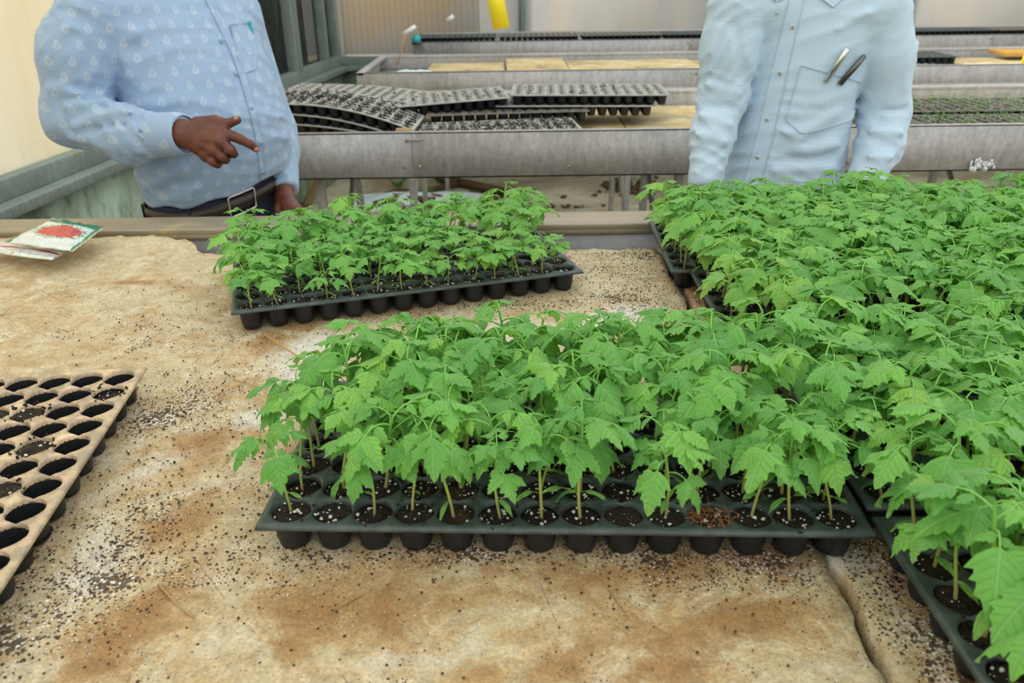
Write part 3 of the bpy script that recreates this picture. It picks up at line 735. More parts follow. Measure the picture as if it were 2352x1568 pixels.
# black trays on the third and the farthest bench
for k, (x, y, z, lb) in enumerate([(2.02, 4.42, 1.045, 'black cell tray on the third bench, beside the right man')]):
    loose_tray(lb, (x, y, z), 0.0, 0, 0, 0, 30+k, M_TRAY)
NB = 9
ordn = ['leftmost', 'second', 'third', 'fourth', 'fifth', 'sixth', 'seventh', 'eighth', 'ninth', 'tenth']
for k in range(NB):
    me = DECK_C.copy(); me.materials.append(M_TRAYD if k % 3 else M_TRAY); me.materials.append(M_CUP)
    r = tag(empty('cell_tray', (-0.345+0.552*k, 5.80, 1.066), (0, 0, 0.004*(k % 3-1))), 'black cell tray on the farthest bench, %s' % (ordn[k] + ('' if k == 0 else ' from the left end')), 'seedling tray')
    link('tray_body', me, None, r)
# boards on the far benches
def slab(label, x0, x1, y0, y1, z, t=0.02, rot=0.0, mat=None, name='foam_board', tilt=0.0):
    m = MB(); m.box(-(x1-x0)/2, (x1-x0)/2, -(y1-y0)/2, (y1-y0)/2, -t/2, t/2)
    o = m.build(name, mat or M_FOAM, bevel=0.003); o.location = ((x0+x1)/2, (y0+y1)/2, z-t/2); o.rotation_euler = (0, tilt, rot); tag(o, label, 'board'); return o
for k, (a_, b_) in enumerate([(-1.0, 0.395), (0.40, 1.25), (1.255, 2.4), (2.405, 3.55)]):
    slab(['stained foam board under the empty trays on the second bench', 'bare stained foam board on the second bench, left of the right man', 'foam board under the sprout trays on the second bench', 'foam board under the rightmost sprout trays'][k], a_, b_, 2.452, 3.24, 0.985, 0.02)
ys3 = [(-0.42, -0.02, 4.1, 4.68, 0.0), (-0.01, 0.30, 4.05, 4.68, 0.02), (0.31, 0.98, 4.0, 4.62, 0.012), (0.99, 1.70, 3.98, 4.66, 0.0), (2.30, 3.1, 4.0, 4.6, 0.0), (3.12, 4.4, 4.0, 4.7, 0.0)]
lb3 = ['yellowed board at the left end of the third bench', 'narrow yellowed board, second from the left end of the third bench', 'raised cream board at the middle of the third bench', 'yellowed board on the third bench, left of the right man', 'pale board on third bench to the right of the black tray', 'pale board at the far right of the third bench']
for (x0, x1, y0, y1, dz), lb in zip(ys3, lb3): slab(lb, x0, x1, y0, y1, 1.005+dz, 0.022, 0.01)
slab('small orange edged board lying askew on the third bench', 2.62, 3.3, 4.42, 4.62, 1.045, 0.02, -0.06, plain('orange_yellow_board', srgb(214, 164, 70), 0.7, var=0.2))
# ------------------------------------------------------------------ tomato seedlings
def leaf_mat():
    t = NT('tomato_leaf')
    uv = t.tc.outputs['UV']; s = t.sepxyz(uv)
    u = t.math('ABSOLUTE', t.math('SUBTRACT', s[0], 0.5)); v = s[1]
    oi = t.n.new('ShaderNodeObjectInfo'); rnd = t.math('FRACT', t.math('ADD', oi.outputs['Random'], t.attr('tint')))
    c = t.mix(rnd, (0.105, 0.390, 0.055, 1), (0.260, 0.640, 0.095, 1))
    n1 = t.noise(70, 4, 0.6)
    c = t.mix(t.map(n1, 0.35, 0.7, 0, 0.5), c, (0.20, 0.54, 0.14, 1))
    yl = t.math('ADD', t.map(rnd, 0.86, 1.0, 0, 0.55), t.attr('yellow')); sc_ = t.n.new('ShaderNodeSeparateColor'); t.l.new(oi.outputs['Color'], sc_.inputs[0]); yl = t.math('ADD', yl, t.math('SUBTRACT', 1.0, sc_.outputs[1]))  # object colour and yellow also carry the painted sun warmth
    yl = t.math('MULTIPLY', yl, t.map(t.noise(45, 3, 0.6), 0.3, 0.65))
    c = t.mix(yl, c, (0.42, 0.60, 0.07, 1))
    mid = t.map(u, 0.010, 0.035, 1.0, 0.0)
    ph = t.math('SUBTRACT', v, t.math('MULTIPLY', u, 0.75))
    tri = t.math('ABSOLUTE', t.math('SUBTRACT', t.math('FRACT', t.math('MULTIPLY', ph, 6.5)), 0.5))
    side = t.map(tri, 0.03, 0.09, 0.75, 0.0)
    vein = t.math('MAXIMUM', mid, side)
    c = t.mix(t.math('MULTIPLY', vein, 0.42), c, (0.34, 0.62, 0.22, 1))
    geo = t.n.new('ShaderNodeNewGeometry')
    c = t.mix(t.math('MULTIPLY', geo.outputs['Backfacing'], 0.45), c, (0.30, 0.48, 0.20, 1))
    t.color(c); t.rough(0.48); t.b.inputs['Specular IOR Level'].default_value = 0.45; t.b.inputs['Sheen Weight'].default_value = 0.2; t.b.inputs['Sheen Roughness'].default_value = 0.5
    t.bump(t.math('SUBTRACT', t.math('MULTIPLY', n1, 0.35), t.math('MULTIPLY', vein, 0.6)), 0.9, 0.0016)
    tr = t.n.new('ShaderNodeBsdfTranslucent')
    c2 = t.mix(1.0, c, (1.35, 1.25, 0.6, 1), 'MULTIPLY'); t.l.new(c2, tr.inputs[0])
    ms = t.n.new('ShaderNodeMixShader'); ms.inputs[0].default_value = 0.38
    t.l.new(t.b.outputs[0], ms.inputs[1]); t.l.new(tr.outputs[0], ms.inputs[2]); t.l.new(ms.outputs[0], t.out.inputs[0])
    return t.m
M_LEAF = leaf_mat()
def stem_mat():
    t = NT('seedling_stem')
    v = t.sepxyz(t.tc.outputs['UV'])[1]
    oi = t.n.new('ShaderNodeObjectInfo')
    lo = t.mix(oi.outputs['Random'], srgb(176, 140, 112), srgb(150, 140, 84))
    c = t.mix(t.map(v, 0.05, 0.45), lo, srgb(158, 178, 84))
    c = t.mix(t.map(v, 0.45, 0.95), c, srgb(126, 190, 88))
    t.color(c); t.rough(0.55); t.b.inputs['Subsurface Weight'].default_value = 0.0; return t.m
M_STEM = stem_mat()

OUT_A = [(0, .03), (.03, .10), (.09, .25), (.16, .34), (.26, .42), (.34, .47), (.355, .29), (.40, .27), (.50, .325), (.58, .34), (.60, .215), (.66, .235), (.74, .225), (.765, .155), (.85, .11), (.93, .055), (1, .0)]
OUT_B = [(0, .04), (.04, .14), (.10, .26), (.20, .34), (.31, .40), (.33, .28), (.40, .28), (.50, .33), (.52, .235), (.60, .235), (.70, .25), (.72, .16), (.82, .12), (.90, .09), (.96, .04), (1, .0)]
OUT_C = [(0, .03), (.03, .12), (.08, .30), (.14, .43), (.24, .52), (.30, .53), (.31, .30), (.36, .26), (.44, .32), (.54, .39), (.56, .37), (.575, .21), (.64, .23), (.72, .22), (.75, .14), (.85, .10), (1, .0)]
OUT_S = [(0, .03), (.06, .16), (.15, .29), (.28, .36), (.42, .37), (.56, .33), (.70, .25), (.84, .14), (.94, .06), (1, .0)]
OUT_COT = [(0, .012), (.18, .014), (.26, .05), (.38, .095), (.52, .115), (.68, .11), (.84, .075), (.95, .035), (1, .0)]
COLS = np.array([-1, -.66, -.33, 0, .33, .66, 1.0])
def leaflet(L, outl, droop, cup, rg, wid=1.0, pucker=1.0):
    """blade growing along +x from the origin, top side +z; returns V,F,UV"""
    o = np.array(outl); t = o[:, 0]; w = o[:, 1]*wid
    tm = np.clip(t-0.16*np.sin(np.clip(t, 0, 1)*np.pi)*(w > 0.02), 0, 1); tm = np.maximum.accumulate(tm)
    a = np.abs(COLS)[None]; tt = tm[:, None]*(1-a)+t[:, None]*a
    y = COLS[None]*w[:, None]
    asym = 1+0.10*rg.normal()*np.sign(COLS)[None]
    y = y*asym
    z = cup*np.abs(y)**1.3
    z += pucker*0.022*np.sin((tt-0.75*np.abs(y))*6.5*6.283+1.5)*np.minimum(np.abs(y)*5, 1)*(a < 0.9)
    z += 0.03*rg.normal()*np.sin(tt*5+rg.random()*6)*COLS[None] + 0.02*np.sin(tt*15+rg.random()*6)*a*COLS[None]
    # bend the blade along an arc
    ang = droop*tt**1.2; 
    r_ = 1.0/max(abs(droop), 1e-3)*np.sign(droop)
    xs = np.sin(droop*tt)/(droop if abs(droop) > 1e-3 else 1e-3); zs = -(1-np.cos(droop*tt))/(droop if abs(droop) > 1e-3 else 1e-3)
    X = xs+z*np.sin(droop*tt); Z = zs+z*np.cos(droop*tt)
    tw = rg.normal()*0.25*tt
    Y2 = y*np.cos(tw)-(Z-zs)*np.sin(tw); Z = zs+(Z-zs)*np.cos(tw)+y*np.sin(tw)
    V = np.stack([X, Y2, Z], -1).reshape(-1, 3)*L
    n, k = len(t), len(COLS); idx = np.arange(n*k).reshape(n, k)
    F = np.stack([idx[:-1, :-1], idx[1:, :-1], idx[1:, 1:], idx[:-1, 1:]], -1).reshape(-1, 4)
    UV = np.stack([0.5+y.ravel(), tt.ravel()], 1)
    return V, F, UV
def frame_from(xdir, zup):
    x = xdir/np.linalg.norm(xdir); y = np.cross(zup, x); y /= np.linalg.norm(y)+1e-9; z = np.cross(x, y); return np.stack([x, y, z], 1)
def tube_np(P, R, seg=5):
    m = MB(); m.tube(P, R, seg, caps=False); return np.concatenate(m.V), np.array(m.F), np.concatenate(m.U)
class LB:
    def __init__(s): s.V = []; s.F = []; s.U = []; s.M = []; s.T = []; s.Y = []; s.n = 0
    def add(s, V, F, U, mi, tint=0., yel=0.):
        s.V.append(V); s.F.append(F+s.n); s.U.append(U); s.M.append(np.full(len(F), mi)); s.T.append(np.full(len(V), tint)); s.Y.append(np.full(len(V), yel)); s.n += len(V)
    def data(s): return [np.concatenate(x) for x in (s.V, s.F, s.U, s.M, s.T, s.Y)]
def compound_leaf(rg, size, rise, droop, kind):
    """petiole + rachis + terminal leaflet and pairs of side leaflets, in the local x-z plane from the origin"""
    b = LB(); pl = size*rg.uniform(0.42, 0.60)
    n = 7; P_ = [np.zeros(3)]; ang = rise
    for k in range(n-1):
        ang -= (rise+droop*0.38)/(n-1)*(0.5+k/(n-2))*0.95; P_.append(P_[-1]+np.array([math.cos(ang), 0.03*rg.normal(), math.sin(ang)])*pl/(n-1)*1.35)
    P_ = np.array(P_)
    V, F, U = tube_np(P_, np.linspace(0.0011, 0.0006, n)*(size/0.05)**0.5, 5); U = U.copy(); U[:, 1] = 0.9; b.add(V, F, U, 1)
    d = P_[-1]-P_[-2]; d /= np.linalg.norm(d); up = np.array([0, 0, 1.])
    up = up-d*d.dot(up); up /= np.linalg.norm(up)
    fr_ = np.stack([d, np.cross(up, d), up], 1)
    y0 = rg.random()*0.15
    V, F, U = leaflet(size, [OUT_A, OUT_C, OUT_B][kind % 3], droop*rg.uniform(0.7, 1.2)+0.15, rg.uniform(-0.75, -0.1), rg, rg.uniform(0.78, 0.98))
    b.add(V @ fr_.T+P_[-1], F, U, 0, 0, y0)
    for sgn in (-1, 1):
        for (f, sc, aa) in ((1.0, 0.74, 1.0),)+(((0.66, 0.36, 1.25),) if kind % 2 or size > 0.038 else ()):
            if rg.random() < 0.06: continue
            i = f*(n-1); i0 = int(min(i, n-2)); base = P_[i0]+(P_[i0+1]-P_[i0])*(i-i0)
            az = sgn*aa*rg.uniform(0.85, 1.15)
            dd = math.cos(az)*fr_[:, 0]+math.sin(az)*fr_[:, 1]+fr_[:, 2]*rg.uniform(-0.25, 0.15)
            M_ = frame_from(dd, fr_[:, 2]+rg.normal(0, 0.15, 3))
            pt = 0.10*size*sc
            V, F, U = leaflet(size*sc*rg.uniform(0.88, 1.1), OUT_B if kind % 3 else OUT_S if sc < 0.5 else OUT_B, droop*rg.uniform(0.6, 1.3)+0.1, rg.uniform(-0.8, 0.0), rg, rg.uniform(0.74, 0.92))
            V = V+np.array([pt, 0, 0])
            b.add(V @ M_.T+base, F, U, 0, 0, y0+0.03)
            t_, f_, u_ = tube_np(np.array([base, base+M_[:, 0]*pt*1.3]), [0.0005, 0.0004], 4); u_[:, 1] = 0.95; b.add(t_, f_, u_, 1)
    return b.data()
def make_variant(seed):
    """a seedling about 10 cm tall as a list of parts (name, V, F, UV, mat index, yellow)"""
    rg = np.random.default_rng(1000+seed)
    H = rg.uniform(0.080, 0.106); lean = rg.normal(0, 0.10, 2)
    n = 9; t = np.linspace(0, 1, n)
    P_ = np.stack([lean[0]*H*t**1.6+0.002*np.sin(t*4+seed), lean[1]*H*t**1.6+0.002*np.cos(t*5+seed), H*t-0.012*(1-t)], 1)
    P_ -= np.array([P_[0][0], P_[0][1], 0])
    parts = []
    V, F, U = tube_np(P_, np.linspace(0.00185, 0.00125, n), 7)
    parts.append(('stem', V, F, U, np.ones(len(F)), np.zeros(len(V))))
    base_az = rg.random()*6.28
    # cotyledons
    zc = rg.uniform(0.26, 0.40); pc = np.array([np.interp(zc, t, P_[:, i]) for i in range(3)]); ca = rg.random()*6.28
    for s_ in (0, 1):
        if rg.random() < 0.12: continue
        V, F, U = leaflet(rg.uniform(0.024, 0.034), OUT_COT, rg.uniform(0.9, 1.9), -0.4, rg, 1.0, 0.0)
        M_ = frame_from(np.array([math.cos(ca+s_*math.pi), math.sin(ca+s_*math.pi), rg.uniform(0.3, 0.9)]), np.array([0, 0, 1.]))
        parts.append(('cotyledon', V @ M_.T+pc, F, U, np.zeros(len(F)), np.full(len(V), 0.1)))
    nl = rg.integers(5, 7); az = base_az
    for k in range(nl):
        f = 0.76+0.24*(k/(nl-1))**0.8 if nl > 1 else 1; p0 = np.array([np.interp(f, t, P_[:, i]) for i in range(3)])
        top = (k == nl-1)
        size = (0.034, 0.042, 0.043, 0.039, 0.033, 0.025)[k]*rg.uniform(0.88, 1.12)
        if top: size = 0.021*rg.uniform(0.8, 1.3)
        V, F, U, M, T, Y = compound_leaf(rg, size, rise=(0.60, 0.66, 0.75, 0.88, 1.05, 1.25)[k]*rg.uniform(0.8, 1.15), droop=(0.95, 0.9, 0.8, 0.65, 0.45, 0.3)[k]*rg.uniform(0.6, 1.35), kind=int(rg.integers(6)))
        V = V @ rotz(az).T + p0
        parts.append(('leaf', V, F, U, M, Y)); az += 2.4+rg.normal(0, 0.25)
    return parts, H
NV = 16
VAR = []
for k in range(NV):
    parts, H = make_variant(k)
    meshes = []
    for (nm, V, F, U, M, Y) in parts:
        me = new_mesh(nm, V, F, True, U, dict(tint=np.zeros(len(V)), yellow=Y), M); me.materials.append(M_LEAF); me.materials.append(M_STEM); meshes.append((nm, me))
    VAR.append((parts, H, meshes))
# plants: one per cell
SR = np.random.default_rng(42)
EMPTY = {'F': {(8, 0), (8, 1), (3, 1), (1, 0)}, 'M': {(9, 2), (11, 2), (10, 3), (5, 1), (2, 0), (13, 3)}}
plants = []
for T in TRAYS:
    k = T['key']
    if k in (None, 'L'): continue
    for i in range(14):
        for j in range(7):
            if (i, j) in T['skip'] or (i, j) in EMPTY.get(k, ()): continue
            r = SR.random(8)
            if r[0] > {'F': 0.95, 'M': 0.95}.get(k, 0.955): continue
            x, y = cell_xy(i, j); c, s = math.cos(T['yaw']), math.sin(T['yaw'])
            wx_, wy_ = T['cx']+c*x-s*y+(r[1]-.5)*0.006, T['cy']+s*x+c*y+(r[2]-.5)*0.006
            sc = 0.86+0.30*r[3]
            yel = 0.0
            if k == 'F': sc = (0.90 if j == 0 else 0.94+0.02*j)*(0.9+0.25*r[3]); 
            if k == 'F' and i == 0: sc *= 0.85
            if k == 'M': sc = (0.57+0.043*j)*(0.85+0.32*r[3]); sc *= 1+0.13*max(0, (i-7)/6)*(j > 2); 
            if k == 'M' and i == 13 and j < 2: sc *= 0.7
            if k in 'NSAB': sc *= 1.0
            if k in 'RC': sc *= 0.90+0.08*min(1, i/6)
            p = (wx_, wy_, T['z']-0.006); px_, py_, dz = project((wx_, wy_, T['z']+0.07*sc))
            vis = -60 < px_ < 2412 and -40 < py_ < 1640
            plants.append(dict(p=p, v=int(SR.integers(NV)), sc=sc, rz=r[4]*6.283, tx=(r[5]-.5)*0.16, ty=(r[6]-.5)*0.16, T=T, i=i, j=j, dz=dz, vis=vis, px=px_, py=py_))
plants = [q for q in plants if q['py'] < 1900 and q['px'] < 2750]
plants.sort(key=lambda q: (not q['vis'], q['dz']))
IND, REST = plants[:300], plants[300:]
onm = ['first', 'second', 'third', 'fourth', 'fifth', 'sixth', 'seventh', 'eighth', 'ninth', 'tenth', 'eleventh', 'twelfth', 'thirteenth', 'fourteenth']
GRP = {'F': 'tomato seedlings in the front tray', 'M': 'tomato seedlings in the angled middle tray'}
TN = {'F': 'front tray', 'M': 'angled tray', 'N': 'nearest right tray', 'S': 'second right tray', 'T': 'third right tray', 'R': 'farthest right tray', 'A': 'outer near tray', 'B': 'outer middle tray', 'C': 'outer far tray'}
for q in IND:
    parts, H, meshes = VAR[q['v']]; k = q['T']['key']
    xy_, z_ = (1.22, 1.0) if k == 'M' else (0.90, 1.08) if k == 'F' and q['j'] == 0 else (0.95, 1.04) if k == 'F' else (1, 1)
    r = empty('tomato_seedling', q['p'], (q['tx'], q['ty'], q['rz'])); r.scale = (q['sc']*xy_, q['sc']*xy_, q['sc']*z_)
    look = 'short' if q['sc'] < 0.84 else 'tall' if q['sc'] > 1.04 else 'green'
    tag(r, '%s tomato seedling in %s, %s row from front, %s from its left end' % (look, TN[k], onm[q['j']], onm[q['i']]), 'seedling', GRP.get(k, 'tomato seedlings in the right block'))
    sun_warm = 0.0
    if (k == 'M' and q['i'] > 7) or (k in 'RT' and q['i'] < 2): sun_warm = 0.6*SR.random()**1.6  # warm sunlight on these plants is painted as yellower leaves
    for nm, me in meshes: link(nm, me, None, r).color = (1, 1-sun_warm, 1, 1)
# everything beyond the 300 nearest as one mass
Vs, Fs, Us, Ms, Ts, Ys = [], [], [], [], [], []; n = 0
from mathutils import Euler
for q in REST:
    parts, H, meshes = VAR[q['v']]
    M_ = np.array(Euler((q['tx'], q['ty'], q['rz'])).to_matrix())*q['sc']
    for (nm, V, F, U, M, Y) in parts:
        V2 = V @ M_.T+np.array(q['p']); tint = SR.random()
        Vs.append(V2); Fs.append(F+n); Us.append(U); Ms.append(M); Ts.append(np.full(len(V), tint))
        sun_warm = 0.45*SR.random()**2 if (q['T']['key'] == 'R' and q['i'] < 2) or (q['T']['key'] == 'M' and q['i'] > 8) else 0.0  # painted sunlight again, added to the leaf yellow of the mass
        Ys.append(Y+sun_warm); n += len(V)
if REST:
    me = new_mesh('seedling_mass', np.concatenate(Vs), np.concatenate(Fs), True, np.concatenate(Us), dict(tint=np.concatenate(Ts), yellow=np.concatenate(Ys)), np.concatenate(Ms))
    o = link('tomato_seedlings', me, [M_LEAF, M_STEM]); tag(o, 'dense mass of tomato seedlings filling the farther trays behind the nearer single plants', 'seedlings', kind='stuff')
# ------------------------------------------------------------------ people
def smin(a, b, k):
    h = np.clip(0.5+0.5*(b-a)/k, 0, 1); return b*(1-h)+a*h-k*h*(1-h)
def cap(X, Y, Z, p, q, r0, r1):
    p = np.asarray(p, float); d = np.asarray(q, float)-p; L = d.dot(d)
    ax, ay, az = X-p[0], Y-p[1], Z-p[2]
    t = np.clip((ax*d[0]+ay*d[1]+az*d[2])/L, 0, 1)
    return np.sqrt((ax-t*d[0])**2+(ay-t*d[1])**2+(az-t*d[2])**2)-(r0+(r1-r0)*t)
def chain(X, Y, Z, pts, rad, k=0.02):
    D = None
    for i in range(len(pts)-1):
        c = cap(X, Y, Z, pts[i], pts[i+1], rad[i], rad[i+1]); D = c if D is None else smin(D, c, k)
    return D
def ell(X, Y, Z, c, r, R=None):
    d = np.stack([X-c[0], Y-c[1], Z-c[2]], -1)
    if R is not None: d = d @ R
    d = d/np.array(r); n = np.sqrt((d*d).sum(-1)); return (n-1)*min(r)
def stack(X, Y, Z, zs, cx, cy, a, bf, bb, S, F, n=2.4, grow=0.0):
    """body built of level ellipses: a = half width, bf / bb = half depth to the front / back"""
    c_x = np.interp(Z, zs, cx); c_y = np.interp(Z, zs, cy); A = np.interp(Z, zs, a)+grow
    BF = np.interp(Z, zs, bf)+grow; BB = np.interp(Z, zs, bb)+grow
    u = (X-c_x)*S[0]+(Y-c_y)*S[1]; v = (X-c_x)*F[0]+(Y-c_y)*F[1]
    B = np.where(v > 0, BF, BB)
    r = (np.abs(u/A)**n+np.abs(v/B)**n)**(1/n)
    d = (r-1)*np.minimum(A, B)
    return np.maximum(d, np.maximum(Z-zs[-1]-grow, zs[0]-Z))
def ridge(X, Y, Z, p, q, w, amp):
    return -1.45*amp*np.exp(-np.maximum(cap(X, Y, Z, p, q, 0, 0), 0)**2/(w*w))
def sdf_mesh(name, f, lo, hi, h):
    lo = np.array(lo, float); n = np.ceil((np.array(hi)-lo)/h).astype(int)+1
    X, Y, Z = np.meshgrid(*[(lo[i]+h*np.arange(n[i])).astype(np.float32) for i in range(3)], indexing='ij')
    D = f(X, Y, Z).astype(np.float32); D = np.clip(D, -4*h, 4*h)
    g = vdb.FloatGrid(4*h); g.copyFromArray(np.ascontiguousarray(D))
    pts, tri, quad = g.convertToPolygons(isovalue=0.0, adaptivity=0.0)
    V = np.asarray(pts, float)*h+lo; Q = np.asarray(quad, int)
    a, b, c, d = V[Q[:, 0]], V[Q[:, 1]], V[Q[:, 2]], V[Q[:, 3]]
    vol = (np.einsum('ij,ij->i', a, np.cross(b, c))+np.einsum('ij,ij->i', a, np.cross(c, d))).sum()
    if vol < 0: Q = Q[:, ::-1]
    # light relaxation takes the grid steps out
    e = np.concatenate([Q[:, [0, 1]], Q[:, [1, 2]], Q[:, [2, 3]], Q[:, [3, 0]]])
    for _ in range(3):
        acc = np.zeros_like(V); cnt = np.zeros(len(V))
        np.add.at(acc, e[:, 0], V[e[:, 1]]); np.add.at(cnt, e[:, 0], 1)
        V = V*0.5+0.5*acc/np.maximum(cnt, 1)[:, None]
    return V, Q
def skin_mat(name, base, deep):
    t = NT(name); n1 = t.noise(28, 5, 0.6); n2 = t.noise(160, 4, 0.6)
    c = t.mix(t.map(n1, 0.35, 0.7), base, deep); t.color(c); t.rough(0.46)
    t.b.inputs['Subsurface Weight'].default_value = 0.08; t.b.inputs['Subsurface Radius'].default_value = (0.01, 0.004, 0.002); t.b.inputs['Subsurface Scale'].default_value = 0.4
    t.bump(t.math('ADD', n2, t.noise(300, 2, 0.5)), 0.25, 0.0006); return t.m
M_SKIN = skin_mat('brown_skin', srgb(112, 62, 44), srgb(80, 44, 34))
M_NAIL = plain('finger_nail', srgb(176, 124, 104), 0.3, var=0.05)
M_HAIR = plain('black_hair', (0.012, 0.010, 0.009, 1), 0.5, var=0.3, scale=200)
M_EYE = plain('eye_white', (0.45, 0.42, 0.38, 1), 0.25, var=0.02)
M_NAVY = plain('navy_trousers', (0.012, 0.022, 0.055, 1), 0.85, var=0.3, scale=18)
M_GREYT = plain('grey_trousers', (0.09, 0.09, 0.095, 1), 0.85, var=0.25, scale=18)
M_BELT = plain('dark_brown_leather', (0.022, 0.013, 0.010, 1), 0.38, var=0.3, scale=50)
M_SHOE = plain('black_shoe_leather', (0.015, 0.013, 0.012, 1), 0.35)
def shirt_motif():
    """pale blue chambray with staggered pale leaf drops"""
    t = NT('blue_shirt_with_drop_motif')
    P_ = t.mapping((1, 1, 1), (0, 0, 0))
    s = t.sepxyz(P_)
    # across = along the cloth, measured round the body
    ac = t.math('ADD', t.math('MULTIPLY', s[0], 0.80), t.math('MULTIPLY', s[1], 0.60))
    wob = t.math('MULTIPLY', t.math('SUBTRACT', t.noise(6, 2, 0.5), 0.5), 0.02)
    ac = t.math('ADD', ac, wob); zz = t.math('ADD', s[2], wob)
    row = t.math('MULTIPLY', zz, 1/0.031); ri = t.math('FLOOR', row); rf = t.math('SUBTRACT', t.math('FRACT', row), 0.5)
    col = t.math('ADD', t.math('MULTIPLY', ac, 1/0.042), t.math('MULTIPLY', t.math('MODULO', ri, 2.0), 0.5)); cf = t.math('SUBTRACT', t.math('FRACT', col), 0.5)
    u = t.math('MULTIPLY', cf, 0.042); v = t.math('MULTIPLY', rf, 0.031)
    wd = t.math('SUBTRACT', 0.0068, t.math('MULTIPLY', v, 0.42))
    d = t.math('ADD', t.math('POWER', t.math('DIVIDE', t.math('ABSOLUTE', u), wd), 2.0), t.math('POWER', t.math('DIVIDE', t.math('ABSOLUTE', v), 0.0105), 2.0))
    m = t.map(d, 0.75, 1.1, 1.0, 0.0); inner = t.math('MULTIPLY', t.map(d, 0.12, 0.3, 0.22, 0.0), m)
    weave = t.noise(900, 2, 0.5)
    c = t.mix(t.map(weave, 0.35, 0.65), srgb(140, 168, 202), srgb(162, 188, 216))
    m = t.math('SUBTRACT', t.math('MULTIPLY', m, 0.36), inner)
    c = t.mix(m, c, srgb(210, 218, 226)); t.color(c); t.rough(0.75)
    t.b.inputs['Sheen Weight'].default_value = 0.2
    t.bump(t.math('ADD', weave, t.math('MULTIPLY', t.noise(14, 4, 0.5), 6.0)), 0.35, 0.0015); return t.m
def shirt_check():
    """very pale blue shirt with a hairline check and wide-set tan lines"""
    t = NT('pale_blue_fine_check_shirt')
    s = t.sepxyz(t.tc.outputs['Object'])
    wob = t.math('MULTIPLY', t.math('SUBTRACT', t.noise(5, 3, 0.5), 0.5), 0.03)
    ac = t.math('ADD', t.math('ADD', s[0], t.math('MULTIPLY', s[1], -0.35)), wob); zz = t.math('ADD', s[2], wob)
    def lines(x, pitch, w):
        f = t.math('ABSOLUTE', t.math('SUBTRACT', t.math('FRACT', t.math('MULTIPLY', x, 1/pitch)), 0.5)); return t.map(f, w*0.5, w, 1.0, 0.0)
    weave = t.noise(1100, 2, 0.5)
    c = t.mix(t.map(weave, 0.35, 0.65), srgb(182, 208, 230), srgb(200, 221, 236))
    m = t.math('MAXIMUM', lines(ac, 0.0078, 0.10), lines(zz, 0.0078, 0.10)); c = t.mix(t.math('MULTIPLY', m, 0.40), c, srgb(168, 196, 222))
    m2 = t.math('MAXIMUM', lines(ac, 0.047, 0.022), lines(zz, 0.052, 0.02)); c = t.mix(t.math('MULTIPLY', m2, 0.28), c, srgb(206, 190, 176))
    t.color(c); t.rough(0.75); t.b.inputs['Sheen Weight'].default_value = 0.2
    t.bump(t.math('ADD', weave, t.math('MULTIPLY', t.noise(16, 4, 0.5), 6.0)), 0.35, 0.0015); return t.m
M_SH1 = shirt_motif(); M_SH2 = shirt_check()

def hand_parts(pts):
    """pts: dict wrist, knuckles, finger joints in world space; returns SDF and bounds"""
    def f(X, Y, Z):
        w0, w1 = pts['wrist']; kn = pts['knuckles']
        D = cap(X, Y, Z, w0, w1, pts.get('wr', 0.026), pts.get('wr', 0.026)-0.003)
        for k in kn: D = smin(D, cap(X, Y, Z, w1, k, 0.0185, 0.0125), 0.012)
        for a_, b_ in zip(kn[:-1], kn[1:]): D = smin(D, cap(X, Y, Z, a_, b_, 0.0118, 0.0115), 0.008)
        mid = [np.asarray(w1)*0.45+np.asarray(k)*0.55 for k in kn]
        for a_, b_ in zip(mid[:-1], mid[1:]): D = smin(D, cap(X, Y, Z, a_, b_, 0.0145, 0.014), 0.01)
        if 'web' in pts: D = smin(D, cap(X, Y, Z, pts['web'][0], pts['web'][1], 0.0135, 0.012), 0.014)
        for ch, r in pts['fingers']:
            D = smin(D, chain(X, Y, Z, ch, r, 0.003), 0.0035)
        return D
    return f
def build_body(root, name, spec, skin, hands, head_c, head_yaw):
    allv = []; allq = []; n = 0
    V, Q = sdf_mesh('b', spec[0], spec[1], spec[2], 0.0075); allv.append(V); allq.append(Q+n); n += len(V)
    for hf, lo, hi, hh in hands:
        V, Q = sdf_mesh('h', hf, lo, hi, hh); allv.append(V); allq.append(Q+n); n += len(V)
    V = np.concatenate(allv); Q = np.concatenate(allq)
    me = new_mesh(name, V-np.array(root.location), Q, True); return link(name, me, skin, root)
def surf(obj):
    me = obj.data; L = obj.parent.location
    vs = [v.co+L for v in me.vertices]; return BVHTree.FromPolygons(vs, [tuple(p.vertices) for p in me.polygons])
def hit(tree, x, y, eps=0.0):
    o = Vector((0, 0, CZ)); d = Vector(ray(x, y)).normalized(); l, nrm, i, dd = tree.ray_cast(o, d)
    if l is None: return None, None
    if nrm.dot(d) > 0: nrm = -nrm
    return l+nrm*eps, nrm
